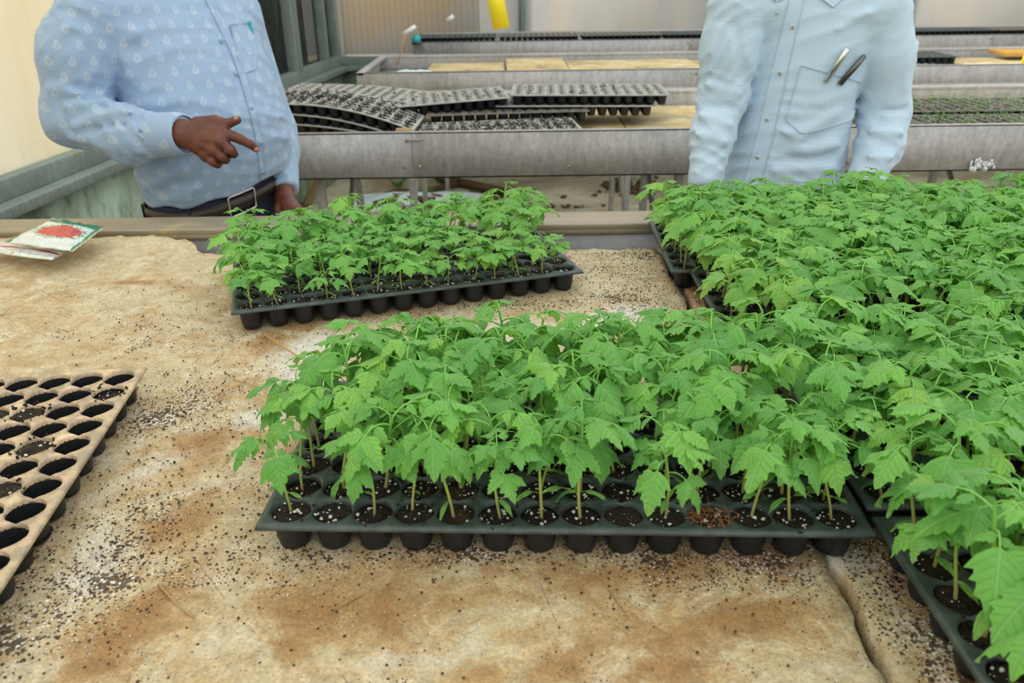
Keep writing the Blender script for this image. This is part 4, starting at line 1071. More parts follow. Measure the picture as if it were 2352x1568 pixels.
def drape(root, tree, name, mat, rows, thick=0.0016, lift=0.0012, smooth_n=2, loc0=None):
    """a strip of cloth laid on the garment; rows = grid of photo pixels resolved onto the cloth surface"""
    G = [[hit(tree, x, y) for x, y in r] for r in rows]
    V = []; N = []
    for r in G:
        for p, n_ in r:
            if p is None: p = V[-1].copy() if V else Vector((0, 0, 0)); n_ = N[-1] if N else Vector((0, -1, 0)); V.append(Vector(p)); N.append(n_)
            else: V.append(p); N.append(n_)
    nr, nc = len(rows), len(rows[0])
    V = np.array([list(v) for v in V]).reshape(nr, nc, 3); N = np.array([list(v) for v in N]).reshape(nr, nc, 3)
    for _ in range(smooth_n):
        N2 = N.copy(); N2[1:-1] = (N[:-2]+N[1:-1]*2+N[2:])/4; N = N2/np.linalg.norm(N2, axis=-1, keepdims=True)
    T = V+N*(lift+thick); B = V-N*0.004
    n1 = nr*nc; idx = np.arange(n1).reshape(nr, nc)
    q = np.stack([idx[:-1, :-1], idx[:-1, 1:], idx[1:, 1:], idx[1:, :-1]], -1).reshape(-1, 4)
    ring = np.concatenate([idx[0, :], idx[1:, -1], idx[-1, -2::-1], idx[-2:0:-1, 0]]); r2 = np.roll(ring, -1)
    side = np.stack([ring, r2, r2+n1, ring+n1], -1)
    VV = np.concatenate([T.reshape(-1, 3), B.reshape(-1, 3)])-np.array(root.location)
    me = new_mesh(name, VV, np.concatenate([q, q[:, ::-1]+n1, side]), True)
    return link(name, me, mat, root)
def lerp_rows(L, R, n, m=6):
    """grid between two pixel polylines"""
    L = np.array(L, float); R = np.array(R, float); t = np.linspace(0, 1, n)
    def s(Pl):
        d = np.concatenate([[0], np.cumsum(np.linalg.norm(np.diff(Pl, axis=0), axis=1))]); d /= d[-1]; return np.stack([np.interp(t, d, Pl[:, 0]), np.interp(t, d, Pl[:, 1])], 1)
    A, B = s(L), s(R); w = np.linspace(0, 1, m)[None, :, None]; return (A[:, None]*(1-w)+B[:, None]*w).tolist()
def button(root, tree, x, y, mat, r=0.0055, parent=None):
    p, n_ = hit(tree, x, y, 0.003)
    if p is None: return
    m = MB(); q = np.array(n_); p = np.array(p)
    m.tube([p-q*0.001, p+q*0.0012, p+q*0.0018], [r, r, r*0.8], 16)
    m.tube([p+q*0.0018, p+q*0.0012], [r*0.55, r*0.5], 12)
    for i, v in enumerate(m.V): m.V[i] = v-np.array(root.location if parent is None else root.location)
    return m.build('button', mat, parent or root, smooth=False)
M_BTN1 = plain('blue_button', srgb(150, 182, 214), 0.3, var=0.05); M_BTN2 = plain('pearl_button', srgb(196, 206, 206), 0.2, var=0.1)

def head_fn(c, yaw, s=1.0):
    """skull, face and ears; c = centre of the head, yaw = direction faced"""
    Fd = np.array([math.sin(yaw), -math.cos(yaw), 0.0]); Sd = np.array([math.cos(yaw), math.sin(yaw), 0.0])
    R = np.stack([Sd, Fd, np.array([0, 0, 1.])], 1)
    c = np.array(c)
    def pt(a, b, z): return c+Sd*a*s+Fd*b*s+np.array([0, 0, z*s])
    def f(X, Y, Z):
        D = ell(X, Y, Z, pt(0, -0.015, 0.035), (0.076*s, 0.094*s, 0.088*s), R)
        D = smin(D, ell(X, Y, Z, pt(0, 0.022, -0.035), (0.058*s, 0.066*s, 0.075*s), R), 0.03)
        D = smin(D, ell(X, Y, Z, pt(0, 0.062, -0.092), (0.026*s, 0.02*s, 0.02*s), R), 0.025)
        D = smin(D, cap(X, Y, Z, pt(0, 0.083, 0.012), pt(0, 0.108, -0.025), 0.008*s, 0.014*s), 0.012)
        for g in (-1, 1):
            D = smin(D, cap(X, Y, Z, pt(g*0.012, 0.087, 0.028), pt(g*0.045, 0.070, 0.027), 0.0085*s, 0.0075*s), 0.010)
            D = smin(D, ell(X, Y, Z, pt(g*0.045, 0.058, -0.02), (0.018*s, 0.018*s, 0.016*s), R), 0.02)
            D = smin(D, ell(X, Y, Z, pt(g*0.078, -0.012, -0.005), (0.009*s, 0.018*s, 0.032*s), R), 0.006)
            D = np.maximum(D, -ell(X, Y, Z, pt(g*0.031, 0.092, 0.012), (0.013*s, 0.010*s, 0.0062*s), R))
        D = smin(D, ell(X, Y, Z, pt(0, 0.086, -0.056), (0.024*s, 0.010*s, 0.006*s), R), 0.006)
        D = smin(D, ell(X, Y, Z, pt(0, 0.084, -0.068), (0.020*s, 0.010*s, 0.007*s), R), 0.005)
        D = smin(D, cap(X, Y, Z, pt(0, -0.02, -0.07), pt(0, -0.035, -0.17), 0.053*s, 0.060*s), 0.03)
        return D
    return f, pt, R
def build_head_extras(root, c, yaw, s=1.0):
    f, pt, R = head_fn(c, yaw, s)
    def hair(X, Y, Z):
        D = ell(X, Y, Z, pt(0, -0.020, 0.043), (0.084*s, 0.100*s, 0.092*s), R)
        face = ell(X, Y, Z, pt(0, 0.10, -0.02), (0.085*s, 0.075*s, 0.095*s), R)
        cut = (pt(0, 0, -0.03)[2]-Z)
        d = D+0.0025*np.sin(X*400+Z*170)*np.sin(Y*350)
        return np.maximum(np.maximum(d, -face), cut)
    p = pt(0, 0, 0)
    V, Q = sdf_mesh('hair', hair, p-0.14, p+0.16, 0.006)
    link('hair', new_mesh('hair', V-np.array(root.location), Q, True), M_HAIR, root)
    for g in (-1, 1):
        v, fa = ico(0.0115*s); q = pt(g*0.031, 0.0715, 0.012)
        m = bpy.data.meshes.new('eye'); bm_ = None
        a = np.arange(12)/12*6.2832; V = []; F = []
        for k in range(9):
            th = math.pi*k/8; V.append(np.column_stack([np.sin(th)*np.cos(a), np.sin(th)*np.sin(a), np.full(12, math.cos(th))])*0.0118*s)
        F = [(k*12+i, (k+1)*12+i, (k+1)*12+(i+1) % 12, k*12+(i+1) % 12) for k in range(8) for i in range(12)]
        e_ = link('eye', new_mesh('eye', np.concatenate(V)+q-np.array(root.location), F, True), M_EYE, root)
        mb = MB(); Fd = R[:, 1]; mb.tube([q+Fd*0.0095*s, q+Fd*0.0122*s], [0.0065*s, 0.0055*s], 12)
        for i, v_ in enumerate(mb.V): mb.V[i] = v_-np.array(root.location)
        mb.build('iris', M_HAIR, e_)

def crumple(X, Y, Z, seed, amp):
    r = np.random.default_rng(seed); D = 0
    wx_ = 0.02*np.sin(Z*19+seed)+0.015*np.sin(X*27+Y*13); wz_ = 0.02*np.sin(X*21+1.3*seed)+0.012*np.sin(Z*37+X*9)
    for k in range(5):
        th = r.uniform(-0.9, 0.9); f = r.uniform(45, 95); ph = r.random()*6.28
        u = (X+wx_)*math.sin(th)+(Z+wz_)*math.cos(th)+0.4*Y*math.sin(th*1.7+k)
        m_ = 0.5+0.5*np.sin(X*r.uniform(8, 18)+Z*r.uniform(8, 18)+r.random()*6.28)
        D = D+(1-np.abs(np.sin(u*f+ph)))**2*m_*m_
    return -amp*(D/2.0-0.25)

def collar_band(root, cb, mat, yaw0=0.0):
    """standing collar band round the neck, open at the front"""
    cb = np.array(cb); m = MB(); N_ = 40; V = []
    for k in range(N_+1):
        th = math.pi*1.5+yaw0+math.radians(14)+math.radians(332)*k/N_
        x, y = math.cos(th), math.sin(th); fd = max(0, math.cos(th-math.pi*1.5-yaw0))
        for (r, z) in ((0.068, -0.012), (0.066, 0.016), (0.064, 0.036), (0.067, 0.038), (0.082, -0.004-0.012*fd)):
            V.append(cb+[x*r, y*r*1.05, z-0.012*fd])
    m.add(np.array(V)-np.array(root.location), [(k*5+i, (k+1)*5+i, (k+1)*5+i+1, k*5+i+1) for k in range(N_) for i in range(4)])
    co = m.build('collar', mat, root, smooth=True); s_ = co.modifiers.new('t', 'SOLIDIFY'); s_.thickness = 0.002

# ---- left man: pale blue motif shirt, right arm bent, pointing; faces right
def man_left():
    L0 = np.array([-0.75, 2.02, 0.0])
    root = tag(empty('person', tuple(L0)), 'man in a pale blue patterned shirt and brown belt pointing with his bent right arm', 'person')
    Fd = np.array([0.72, -0.69]); Sd = np.array([0.69, 0.72])
    zs = np.array([0.925, 0.95, 1.00, 1.05, 1.12, 1.18, 1.25, 1.32, 1.38, 1.43, 1.475, 1.51])
    cx = np.array([-.752, -.752, -.748, -.745, -.748, -.755, -.768, -.783, -.797, -.808, -.818, -.825])
    cy = np.full(12, 2.03)+np.array([0, 0, 0, 0, 0, 0, .005, .01, .015, .02, .025, .03])
    a = np.array([.168, .172, .180, .188, .190, .190, .190, .192, .190, .172, .11, .06])
    bf = np.array([.118, .140, .162, .180, .198, .196, .180, .160, .140, .120, .085, .055])
    bb = np.array([.140, .140, .145, .145, .145, .145, .150, .155, .155, .145, .09, .055])
    # right arm (image left)
    rs = at(228, 36, 1.905); re = at(172, 268, 1.86); rm = at(300, 312, 1.79); rw = at(400, 309, 1.745)
    rs2 = at(185, 130, 1.88)
    ls = np.array([-.69, 2.17, 1.385]); le = at(628, 300, 2.17); lw = at(654, 432, 2.02); lm = at(640, 345, 2.12)
    hemx = [-1.0, -.91, -.77, -.70, -.64, -.59, -.565]; hemz = [.975, .972, .978, .990, 1.005, 1.022, 1.035]
    def hemf(X, Y): return np.interp(X, hemx, hemz)
    def shirt(X, Y, Z):
        T = stack(X, Y, Z, zs, cx, cy, a, bf, bb, Sd, Fd, 2.2)
        A = chain(X, Y, Z, [rs, rs2, re], [0.084, 0.084, 0.066], 0.03)
        B = chain(X, Y, Z, [re, rm, rw], [0.068, 0.056, 0.041], 0.03)
        T = smin(T, cap(X, Y, Z, (cx[10], cy[10], 1.435), rs, 0.06, 0.080), 0.05)
        T = smin(T, cap(X, Y, Z, (cx[10], cy[10], 1.435), ls, 0.06, 0.070), 0.05)
        arm = smin(A, B, 0.025)
        # folds of the sleeve at the elbow and along the forearm
        P_ = lambda x, y, d: at(x, y, d)
        for p, q, w, am in [((118, 205, 1.80), (175, 212, 1.78), .012, .012), ((150, 245, 1.78), (245, 225, 1.79), .010, .012), ((170, 290, 1.77), (262, 262, 1.75), .009, .011), ((165, 318, 1.78), (300, 325, 1.73), .010, .010), ((215, 262, 1.76), (305, 250, 1.74), .008, .010), ((225, 335, 1.75), (330, 345, 1.73), .009, .008), ((262, 248, 1.76), (310, 262, 1.73), .006, .009), ((118, 225, 1.80), (150, 300, 1.79), .012, .006),
                            ((222, 60, 1.81), (250, 190, 1.80), .010, -.008), ((150, 60, 1.82), (135, 170, 1.82), .015, .006), ((200, 215, 1.78), (240, 205, 1.78), .007, -.010), ((180, 232, 1.77), (235, 240, 1.77), .006, -.010), ((195, 300, 1.76), (290, 288, 1.74), .006, -.009), ((310, 262, 1.73), (316, 345, 1.73), .005, .004)]:
            arm = arm+ridge(X, Y, Z, P_(*p), P_(*q), w, am)
        arm = arm+crumple(X, Y, Z, 3, 0.0095)
        rwd = (rw-rm)/np.linalg.norm(rw-rm)
        cuff = cap(X, Y, Z, rw-rwd*0.055, rw+rwd*0.040, 0.0445, 0.0420)
        cuff = np.maximum(cuff, (X-rw[0])*rwd[0]+(Y-rw[1])*rwd[1]+(Z-rw[2])*rwd[2]-0.028)
        arm = np.maximum(arm, (X-rw[0])*rwd[0]+(Y-rw[1])*rwd[1]+(Z-rw[2])*rwd[2]+0.035)
        arm = np.minimum(arm, cuff)
        # folds on the trunk
        for p, q, w, am in [((300, 250, 1.86), (420, 215, 1.83), .02, .006), ((320, 430, 1.87), (420, 390, 1.83), .014, .008), ((300, 405, 1.89), (350, 432, 1.86), .012, -.007), ((350, 440, 1.86), (480, 410, 1.82), .014, -.006), ((400, 455, 1.85), (560, 405, 1.8), .016, .006), ((270, 80, 1.87), (300, 170, 1.85), .018, .009), ((300, 85, 1.86), (380, 60, 1.84), .014, .007), ((560, 200, 1.8), (610, 290, 1.8), .012, .006),
                            ((600, 380, 1.8), (632, 345, 1.84), .010, .007), ((575, 400, 1.8), (620, 400, 1.83), .009, .006), ((440, 200, 1.82), (300, 235, 1.86), .012, -.004), ((560, 60, 1.82), (600, 200, 1.84), .014, .005), ((300, 440, 1.88), (330, 470, 1.87), .009, .006)]:
            T = T+ridge(X, Y, Z, P_(*p), P_(*q), w, am)
        T = T+crumple(X, Y, Z, 5, 0.0068)
        T = np.maximum(T, hemf(X, Y)+0.004*np.sin(X*60)-Z)
        la = chain(X, Y, Z, [ls, le, lm, lw], [0.07, 0.058, 0.05, 0.036], 0.02)
        for p, q, w, am in [((640, 330, 2.07), (660, 340, 2.06), .010, .012), ((642, 365, 2.05), (662, 372, 2.04), .008, .010), ((640, 395, 2.02), (668, 400, 2.0), .009, .006)]: la = la+ridge(X, Y, Z, P_(*p), P_(*q), w, am)
        d = (lw-lm)/np.linalg.norm(lw-lm); la = np.maximum(la, (X-lw[0])*d[0]+(Y-lw[1])*d[1]+(Z-lw[2])*d[2]-0.008)
        return np.minimum(smin(T, la, 0.01), smin(arm, T+0.004, 0.006))
    V, Q = sdf_mesh('shirt', shirt, (-1.17, 1.62, 0.92), (-0.46, 2.30, 1.535), 0.0052)
    sh = link('shirt', new_mesh('shirt', V-L0, Q, True), M_SH1, root)
    tree = surf(sh)
    cd = (rw-rm)/np.linalg.norm(rw-rm); cR = np.array([0.0405, 0.0462, 0.0468, 0.0468, 0.0440, 0.0430, 0.0385]); cT = np.array([-0.047, -0.046, -0.040, 0.0, 0.028, 0.031, 0.0315])
    m = MB(); m.tube([rw+cd*t_-L0 for t_ in cT], cR, 32, caps=False); m.build('cuff', M_SH1, root, smooth=True)
    button(root, surf(sh), 322, 300, M_BTN1, 0.004)
    # pointing right hand
    g = lambda x, y, d: at(380+x/5.6, 230+y/5.6, d)
    wr0 = g(60, 430, 1.742); wr1 = g(270, 440, 1.728)
    kn = [g(735, 415, 1.700), g(715, 520, 1.688), g(640, 640, 1.690), g(530, 715, 1.702)]
    fing = [([kn[0], g(960, 500, 1.690), g(1090, 565, 1.694), g(1160, 620, 1.700)], [0.0118, 0.0102, 0.0092, 0.0078]),
            ([kn[1], g(840, 640, 1.680), g(880, 690, 1.700), g(800, 700, 1.722)], [0.0112, 0.0102, 0.0088, 0.0078]),
            ([kn[2], g(730, 725, 1.680), g(775, 765, 1.700), g(700, 770, 1.724)], [0.0112, 0.0100, 0.0088, 0.0078]),
            ([kn[3], g(610, 790, 1.688), g(670, 825, 1.705), g(600, 810, 1.728)], [0.0108, 0.0096, 0.0084, 0.0074]),
            ([g(420, 310, 1.735), g(640, 270, 1.722), g(790, 305, 1.712), g(925, 255, 1.706)], [0.0165, 0.0125, 0.0108, 0.0085])]
    hp = dict(wr=0.034, wrist=(wr0, wr1), knuckles=kn, fingers=fing, web=(g(470, 330, 1.725), g(680, 390, 1.708)))
    hf0 = hand_parts(hp)
    def hf(X, Y, Z):
        D = hf0(X, Y, Z)
        # tendons on the back of the hand and creases at the finger joints
        for k in kn[1:]: D = D+ridge(X, Y, Z, np.array(wr1)+[0, -0.020, 0], np.array(k)+[0, -0.012, 0], 0.0035, 0.0014)
        for k in kn: D = D+ridge(X, Y, Z, np.array(k)+[0, -0.010, 0.0], np.array(k)+[0.002, -0.010, 0.0], 0.007, 0.0020)
        for ch, r in fing:
            for q in ch[1:-1]: D = D+0.0007*np.exp(-(((X-q[0])**2+(Y-q[1])**2+(Z-q[2])**2)/0.0055**2))
        return D
    allp = np.array([wr0, wr1]+kn+[p for ch, r in fing for p in ch]); lo, hi = allp.min(0)-0.032, allp.max(0)+0.032
    # left hand hanging beside the belt
    l0 = at(652, 435, 2.015); l1 = at(655, 458, 1.985); lk = [at(650, 482, 1.95), at(662, 480, 1.935), at(674, 480, 1.93), at(684, 482, 1.94)]
    lf = []
    for q_, (x, dx) in enumerate([(648, 0), (662, 3), (677, 6), (690, 8)]):
        lf.append(([lk[q_], at(x+dx, 500, 1.93), at(x+dx, 516, 1.95), at(x+dx-4, 522, 1.965)], [0.0105, 0.0098, 0.0088, 0.0076]))
    lf.append(([at(645, 462, 1.97), at(640, 482, 1.945), at(642, 500, 1.93)], [0.014, 0.0115, 0.009]))
    hl = hand_parts(dict(wrist=(l0, l1), knuckles=lk, fingers=lf))
    allq_ = np.array([l0, l1]+lk+[p for ch, r in lf for p in ch])
    hc = np.array([-.845, 2.02, 1.665]); yaw = 0.85
    hfn, pt, R = head_fn(hc, yaw)
    ankle = lambda g_: np.array([-.75+Sd[0]*0.10*g_, 2.04+Sd[1]*0.10*g_, 0.10])
    def body(X, Y, Z):
        T = stack(X, Y, Z, zs, cx, cy, a-0.035, bf-0.045, bb-0.035, Sd, Fd, 2.2)
        T = smin(T, chain(X, Y, Z, [rs, rs2, re, rm, rw], [0.048, .050, .042, .036, .026], .02), 0.03)
        T = smin(T, chain(X, Y, Z, [ls, le, lm, lw], [0.05, .042, .034, .026], .02), 0.03)
        T = smin(T, hfn(X, Y, Z), 0.02)
        for g_ in (-1, 1):
            hp_ = np.array([-.75+Sd[0]*0.08*g_, 2.03+Sd[1]*0.08*g_, 0.90]); T = smin(T, chain(X, Y, Z, [hp_, (hp_+ankle(g_))/2+[Fd[0]*.02, Fd[1]*.02, 0], ankle(g_)], [0.08, 0.055, 0.036], .02), 0.03)
            an = ankle(g_); T = smin(T, cap(X, Y, Z, an-[0, 0, .05], an+np.array([Fd[0]*.13, Fd[1]*.13, -.065]), 0.035, 0.026), .02)
        return T
    build_body(root, 'body', (body, (-1.16, 1.66, 0.01), (-0.48, 2.36, 1.80)), M_SKIN, [(hf, lo, hi, 0.0016), (hl, allq_.min(0)-0.03, allq_.max(0)+0.03, 0.0028)], hc, yaw)
    # nails
    for tip, prev, rr in ((fing[0][0][-1], fing[0][0][-2], 0.0060), (fing[4][0][-1], fing[4][0][-2], 0.0068)):
        tip = np.array(tip); d = tip-np.array(prev); d /= np.linalg.norm(d); up = np.array([0.05, -1, 0.25]) if rr < 0.0065 else np.array([-0.1, -0.75, 0.7]); up = up-d*d.dot(up); up /= np.linalg.norm(up); sd = np.cross(d, up)
        a_ = np.arange(14)/14*6.2832; rim = [tip+d*(0.0008+math.cos(t)*rr*0.95)+sd*math.sin(t)*rr*0.78+up*(0.0072-0.0018*math.sin(t)**2-max(0, math.cos(t))*0.0012) for t in a_]
        m = MB(); m.add(np.array([tip+d*0.0008+up*0.0080]+rim)-L0, [(0, 1+k, 1+(k+1) % 14) for k in range(14)]); o = m.build('nail', M_NAIL, root, smooth=True); s_ = o.modifiers.new('t', 'SOLIDIFY'); s_.thickness = 0.0012
    build_head_extras(root, hc, yaw)
    # trousers, belt, buckle, shoes
    def trou(X, Y, Z):
        T = stack(X, Y, Z, np.array([0.80, .86, .92, 1.0, 1.03]), np.full(5, -.752), np.full(5, 2.03), np.array([.165, .168, .172, .172, .172]), np.array([.115, .128, .146, .150, .150]), np.array([.14, .145, .140, .135, .13]), Sd, Fd, 2.2)
        for g_ in (-1, 1):
            hp_ = np.array([-.75+Sd[0]*0.085*g_, 2.03+Sd[1]*0.085*g_, 0.84]); kn_ = (hp_+ankle(g_))/2+[Fd[0]*.03, Fd[1]*.03, 0]
            T = smin(T, chain(X, Y, Z, [hp_, kn_, ankle(g_)-[0, 0, .03]], [0.098, 0.078, 0.066], .02), 0.03)
        T = T+0.003*np.sin(Z*40+X*30)*np.sin(X*25+Y*30)
        ztop = np.interp(X, hemx, hemz)+0.004
        return np.maximum(np.maximum(T, Z-ztop), 0.045-Z)
    V, Q = sdf_mesh('t', trou, (-1.02, 1.80, 0.03), (-0.50, 2.30, 1.06), 0.009); link('trousers', new_mesh('trousers', V-L0, Q, True), M_NAVY, root)
    for g_ in (-1, 1):
        an = ankle(g_)
        def shoe(X, Y, Z): return np.maximum(smin(cap(X, Y, Z, an-[Fd[0]*.03, Fd[1]*.03, .05], an+np.array([Fd[0]*.15, Fd[1]*.15, -.062]), 0.046, 0.036), cap(X, Y, Z, an-[0, 0, .03], an, .048, .046), .02), 0.001-Z)
        V, Q = sdf_mesh('s', shoe, an-[.25, .25, .1], an+[.25, .25, .06], 0.006); link('shoe', new_mesh('shoe', V-L0, Q, True), M_SHOE, root)
    def belt_pt(th, z, off):
        u = math.cos(th); v = math.sin(th); n_ = 2.2; A = .173+off; B_ = (.152 if v > 0 else .14)+off
        r = (abs(u/A)**n_+abs(v/B_)**n_)**(-1/n_); x = -.752+Sd[0]*u*r+Fd[0]*v*r; y = 2.03+Sd[1]*u*r+Fd[1]*v*r
        return np.array([x, y, z+np.interp(x, hemx, hemz)-0.026])
    m = MB(); N_ = 72; V = []
    for k in range(N_):
        th = k/N_*6.2832
        for (z, off) in ((-.017, .003), (-.017, .0075), (.017, .0075), (.017, .003)): V.append(belt_pt(th, z, off)-L0)
    m.add(V, [(k*4+i, ((k+1) % N_)*4+i, ((k+1) % N_)*4+(i+1) % 4, k*4+(i+1) % 4) for k in range(N_) for i in range(4)]); belt = m.build('belt', M_BELT, root, smooth=False)
    thb = math.pi/2+0.10; m = MB()
    def fr_(dth, z, off=0.010): return belt_pt(thb+dth, z, off)-L0
    loop = [fr_(.21, -.021), fr_(.19, -.024), fr_(0, -.024), fr_(-.19, -.024), fr_(-.21, -.021), fr_(-.21, 0), fr_(-.21, .021), fr_(-.19, .024), fr_(0, .024), fr_(.19, .024), fr_(.21, .021), fr_(.21, 0), fr_(.21, -.021)]
    m.tube(loop, 0.0023, 8)
    m.build('buckle', M_CHROME, belt, smooth=True)['label'] = 'steel buckle of the dark belt'
    for dth in (0.75, -0.75, 1.7, -1.7, 3.1):
        m = MB(); m.tube([fr_(dth, -.024, .0085), fr_(dth, .024, .0085)], 0.0045, 6, flat=0.4); m.build('belt_loop', M_NAVY, root)
    # placket, buttons, pocket, collar
    pl = [(462, -40), (470, 0), (500, 60), (533, 130), (556, 200), (573, 260), (586, 315), (594, 370), (597, 418)]
    plr = [(x+24-0.03*max(y, 0), y+4) for x, y in pl]
    drape(root, tree, 'placket', M_SH1, lerp_rows(pl, plr, 60, 5), 0.0018, 0.0008)
    for x, y in ((508, 95), (543, 170), (577, 249), (597, 328), (603, 395)): button(root, tree, x, y, M_BTN1, 0.0052)
    drape(root, tree, 'pocket', M_SH1, lerp_rows([(527, 58), (545, 140), (560, 170)], [(577, 52), (590, 120), (585, 160)], 16, 8), 0.0018, 0.0010)
    collar_band(root, (-.824, 2.045, 1.488), M_SH1, 0.8)
    p, n_ = hit(tree, 570, 62, 0.005)
    if p is not None:
        m = MB(); p = np.array(p)-L0; m.tube([p+[0.001, 0.003, 0.012], p+[0.004, 0, -0.03]], 0.0036, 8); m.build('pocket_pen', M_TEAL, root, smooth=True)
    return root
MAN1 = man_left()

# ---- right man: very pale blue checked shirt, both arms down, two steel pens in the pocket
def man_right():
    L0 = np.array([0.70, 2.02, 0.0])
    root = tag(empty('person', tuple(L0)), 'man in a pale blue checked shirt standing with arms down, two pens in his pocket', 'person')
    Fd = np.array([-0.20, -0.98]); Sd = np.array([0.98, -0.20])
    zs = np.array([0.90, 0.95, 1.02, 1.10, 1.18, 1.26, 1.33, 1.39, 1.445, 1.485])
    cx = np.array([.672, .672, .680, .692, .700, .708, .716, .722, .728, .732])
    cy = np.full(10, 2.02)
    a = np.array([.175, .168, .155, .143, .138, .146, .168, .165, .10, .062])
    bf = np.array([.125, .125, .125, .120, .115, .112, .108, .10, .085, .06]); bb = np.array([.13, .13, .12, .115, .12, .125, .13, .12, .085, .055])
    P_ = lambda x, y, d: at(x, y, d)
    rs = at(1694, 14, 1.98); rm1 = at(1676, 120, 1.975); re = at(1660, 222, 1.97); rf = at(1637, 310, 1.93); rw = at(1618, 415, 1.88)
    ls = at(2016, 20, 1.97); lm1 = at(2030, 130, 1.97); le = at(2032, 260, 1.97); lf = at(2022, 330, 1.93); lw = at(1985, 420, 1.87)
    def shirt(X, Y, Z):
        T = stack(X, Y, Z, zs, cx, cy, a, bf, bb, Sd, Fd, 2.3)
        T = smin(T, cap(X, Y, Z, (cx[8], cy[8], 1.405), rs, 0.055, 0.064), 0.04); T = smin(T, cap(X, Y, Z, (cx[8], cy[8], 1.405), ls, 0.055, 0.064), 0.04)
        folds = [((1700, 120, 1.90), (1730, 250, 1.90), .012, .007), ((1760, 60, 1.9), (1720, 180, 1.9), .010, .006), ((1715, 200, 1.9), (1765, 330, 1.9), .010, -.006), ((1850, 300, 1.9), (1960, 240, 1.9), .010, .008), ((1850, 325, 1.9), (1975, 275, 1.9), .009, -.007), ((1830, 345, 1.9), (1960, 330, 1.9), .012, .007), ((1800, 300, 1.9), (1850, 320, 1.9), .010, .007), ((1795, 370, 1.9), (1930, 360, 1.9), .012, -.006), ((1780, 390, 1.9), (1950, 385, 1.9), .012, .006),
                 ((2000, 60, 1.9), (1985, 170, 1.9), .010, -.010), ((1978, 165, 1.9), (1990, 250, 1.9), .010, -.008), ((1850, 180, 1.9), (1825, 300, 1.9), .010, .004), ((1690, 300, 1.92), (1740, 380, 1.9), .012, .007), ((1670, 370, 1.92), (1720, 400, 1.9), .009, -.005), ((1880, 240, 1.9), (1960, 205, 1.9), .008, .005), ((1775, 20, 1.9), (1750, 90, 1.9), .009, .006), ((1930, 60, 1.9), (1990, 30, 1.9), .012, .005)]
        for p, q, w, am in folds: T = T+ridge(X, Y, Z, P_(*p), P_(*q), w, am)
        T = T+crumple(X, Y, Z, 8, 0.0075)
        A = chain(X, Y, Z, [rs, rm1, re], [0.068, 0.064, 0.058], 0.03); A = smin(A, chain(X, Y, Z, [re, rf, rw], [0.058, 0.05, 0.040], 0.02), 0.02)
        for p, q, w, am in [((1610, 190, 1.93), (1700, 215, 1.91), .009, .009), ((1600, 235, 1.92), (1690, 250, 1.90), .008, -.008), ((1595, 262, 1.91), (1680, 285, 1.89), .009, .009), ((1590, 305, 1.89), (1665, 330, 1.87), .008, .008), ((1585, 345, 1.87), (1660, 360, 1.85), .008, -.006), ((1640, 60, 1.92), (1620, 170, 1.92), .012, .006), ((1690, 60, 1.91), (1705, 170, 1.90), .010, -.007), ((1582, 350, 1.87), (1592, 395, 1.85), .009, .008)]: A = A+ridge(X, Y, Z, P_(*p), P_(*q), w, am)
        B = chain(X, Y, Z, [ls, lm1, le], [0.070, 0.064, 0.058], 0.03); B = smin(B, chain(X, Y, Z, [le, lf, lw], [0.058, 0.052, 0.042], 0.02), 0.02)
        for p, q, w, am in [((2000, 260, 1.92), (2080, 250, 1.92), .009, -.007), ((1985, 300, 1.9), (2075, 305, 1.88), .009, .009), ((1980, 335, 1.88), (2065, 330, 1.86), .008, -.007), ((1970, 355, 1.86), (2055, 362, 1.85), .009, .008), ((2060, 60, 1.92), (2075, 200, 1.92), .012, .005), ((2010, 100, 1.9), (2000, 220, 1.9), .012, -.006)]: B = B+ridge(X, Y, Z, P_(*p), P_(*q), w, am)
        A = A+crumple(X, Y, Z, 9, 0.0085); B = B+crumple(X, Y, Z, 11, 0.0085)
        for arm, w_, f_ in ((0, rw, rf), (1, lw, lf)):
            d = (w_-f_)/np.linalg.norm(w_-f_)
            pl_ = (X-w_[0])*d[0]+(Y-w_[1])*d[1]+(Z-w_[2])*d[2]-0.02
            if arm == 0: A = np.maximum(A, pl_)
            else: B = np.maximum(B, pl_)
        D = smin(smin(T, A, 0.004), B, 0.004)
        # open V at the neck
        nk = cap(X, Y, Z, at(1846, -60, 1.94), at(1841, 12, 1.895), 0.034, 0.012)
        return np.maximum(D, -nk)
    V, Q = sdf_mesh('shirt', shirt, (0.36, 1.74, 0.905), (1.05, 2.19, 1.50), 0.0048)
    sh = link('shirt', new_mesh('shirt', V-L0, Q, True), M_SH2, root); tree = surf(sh)
    hc = np.array([.725, 2.0, 1.655]); yaw = -0.15
    hfn, pt, R = head_fn(hc, yaw, 0.98)
    ankle = lambda g_: np.array([.68+Sd[0]*0.09*g_, 2.03+Sd[1]*0.09*g_, 0.10])
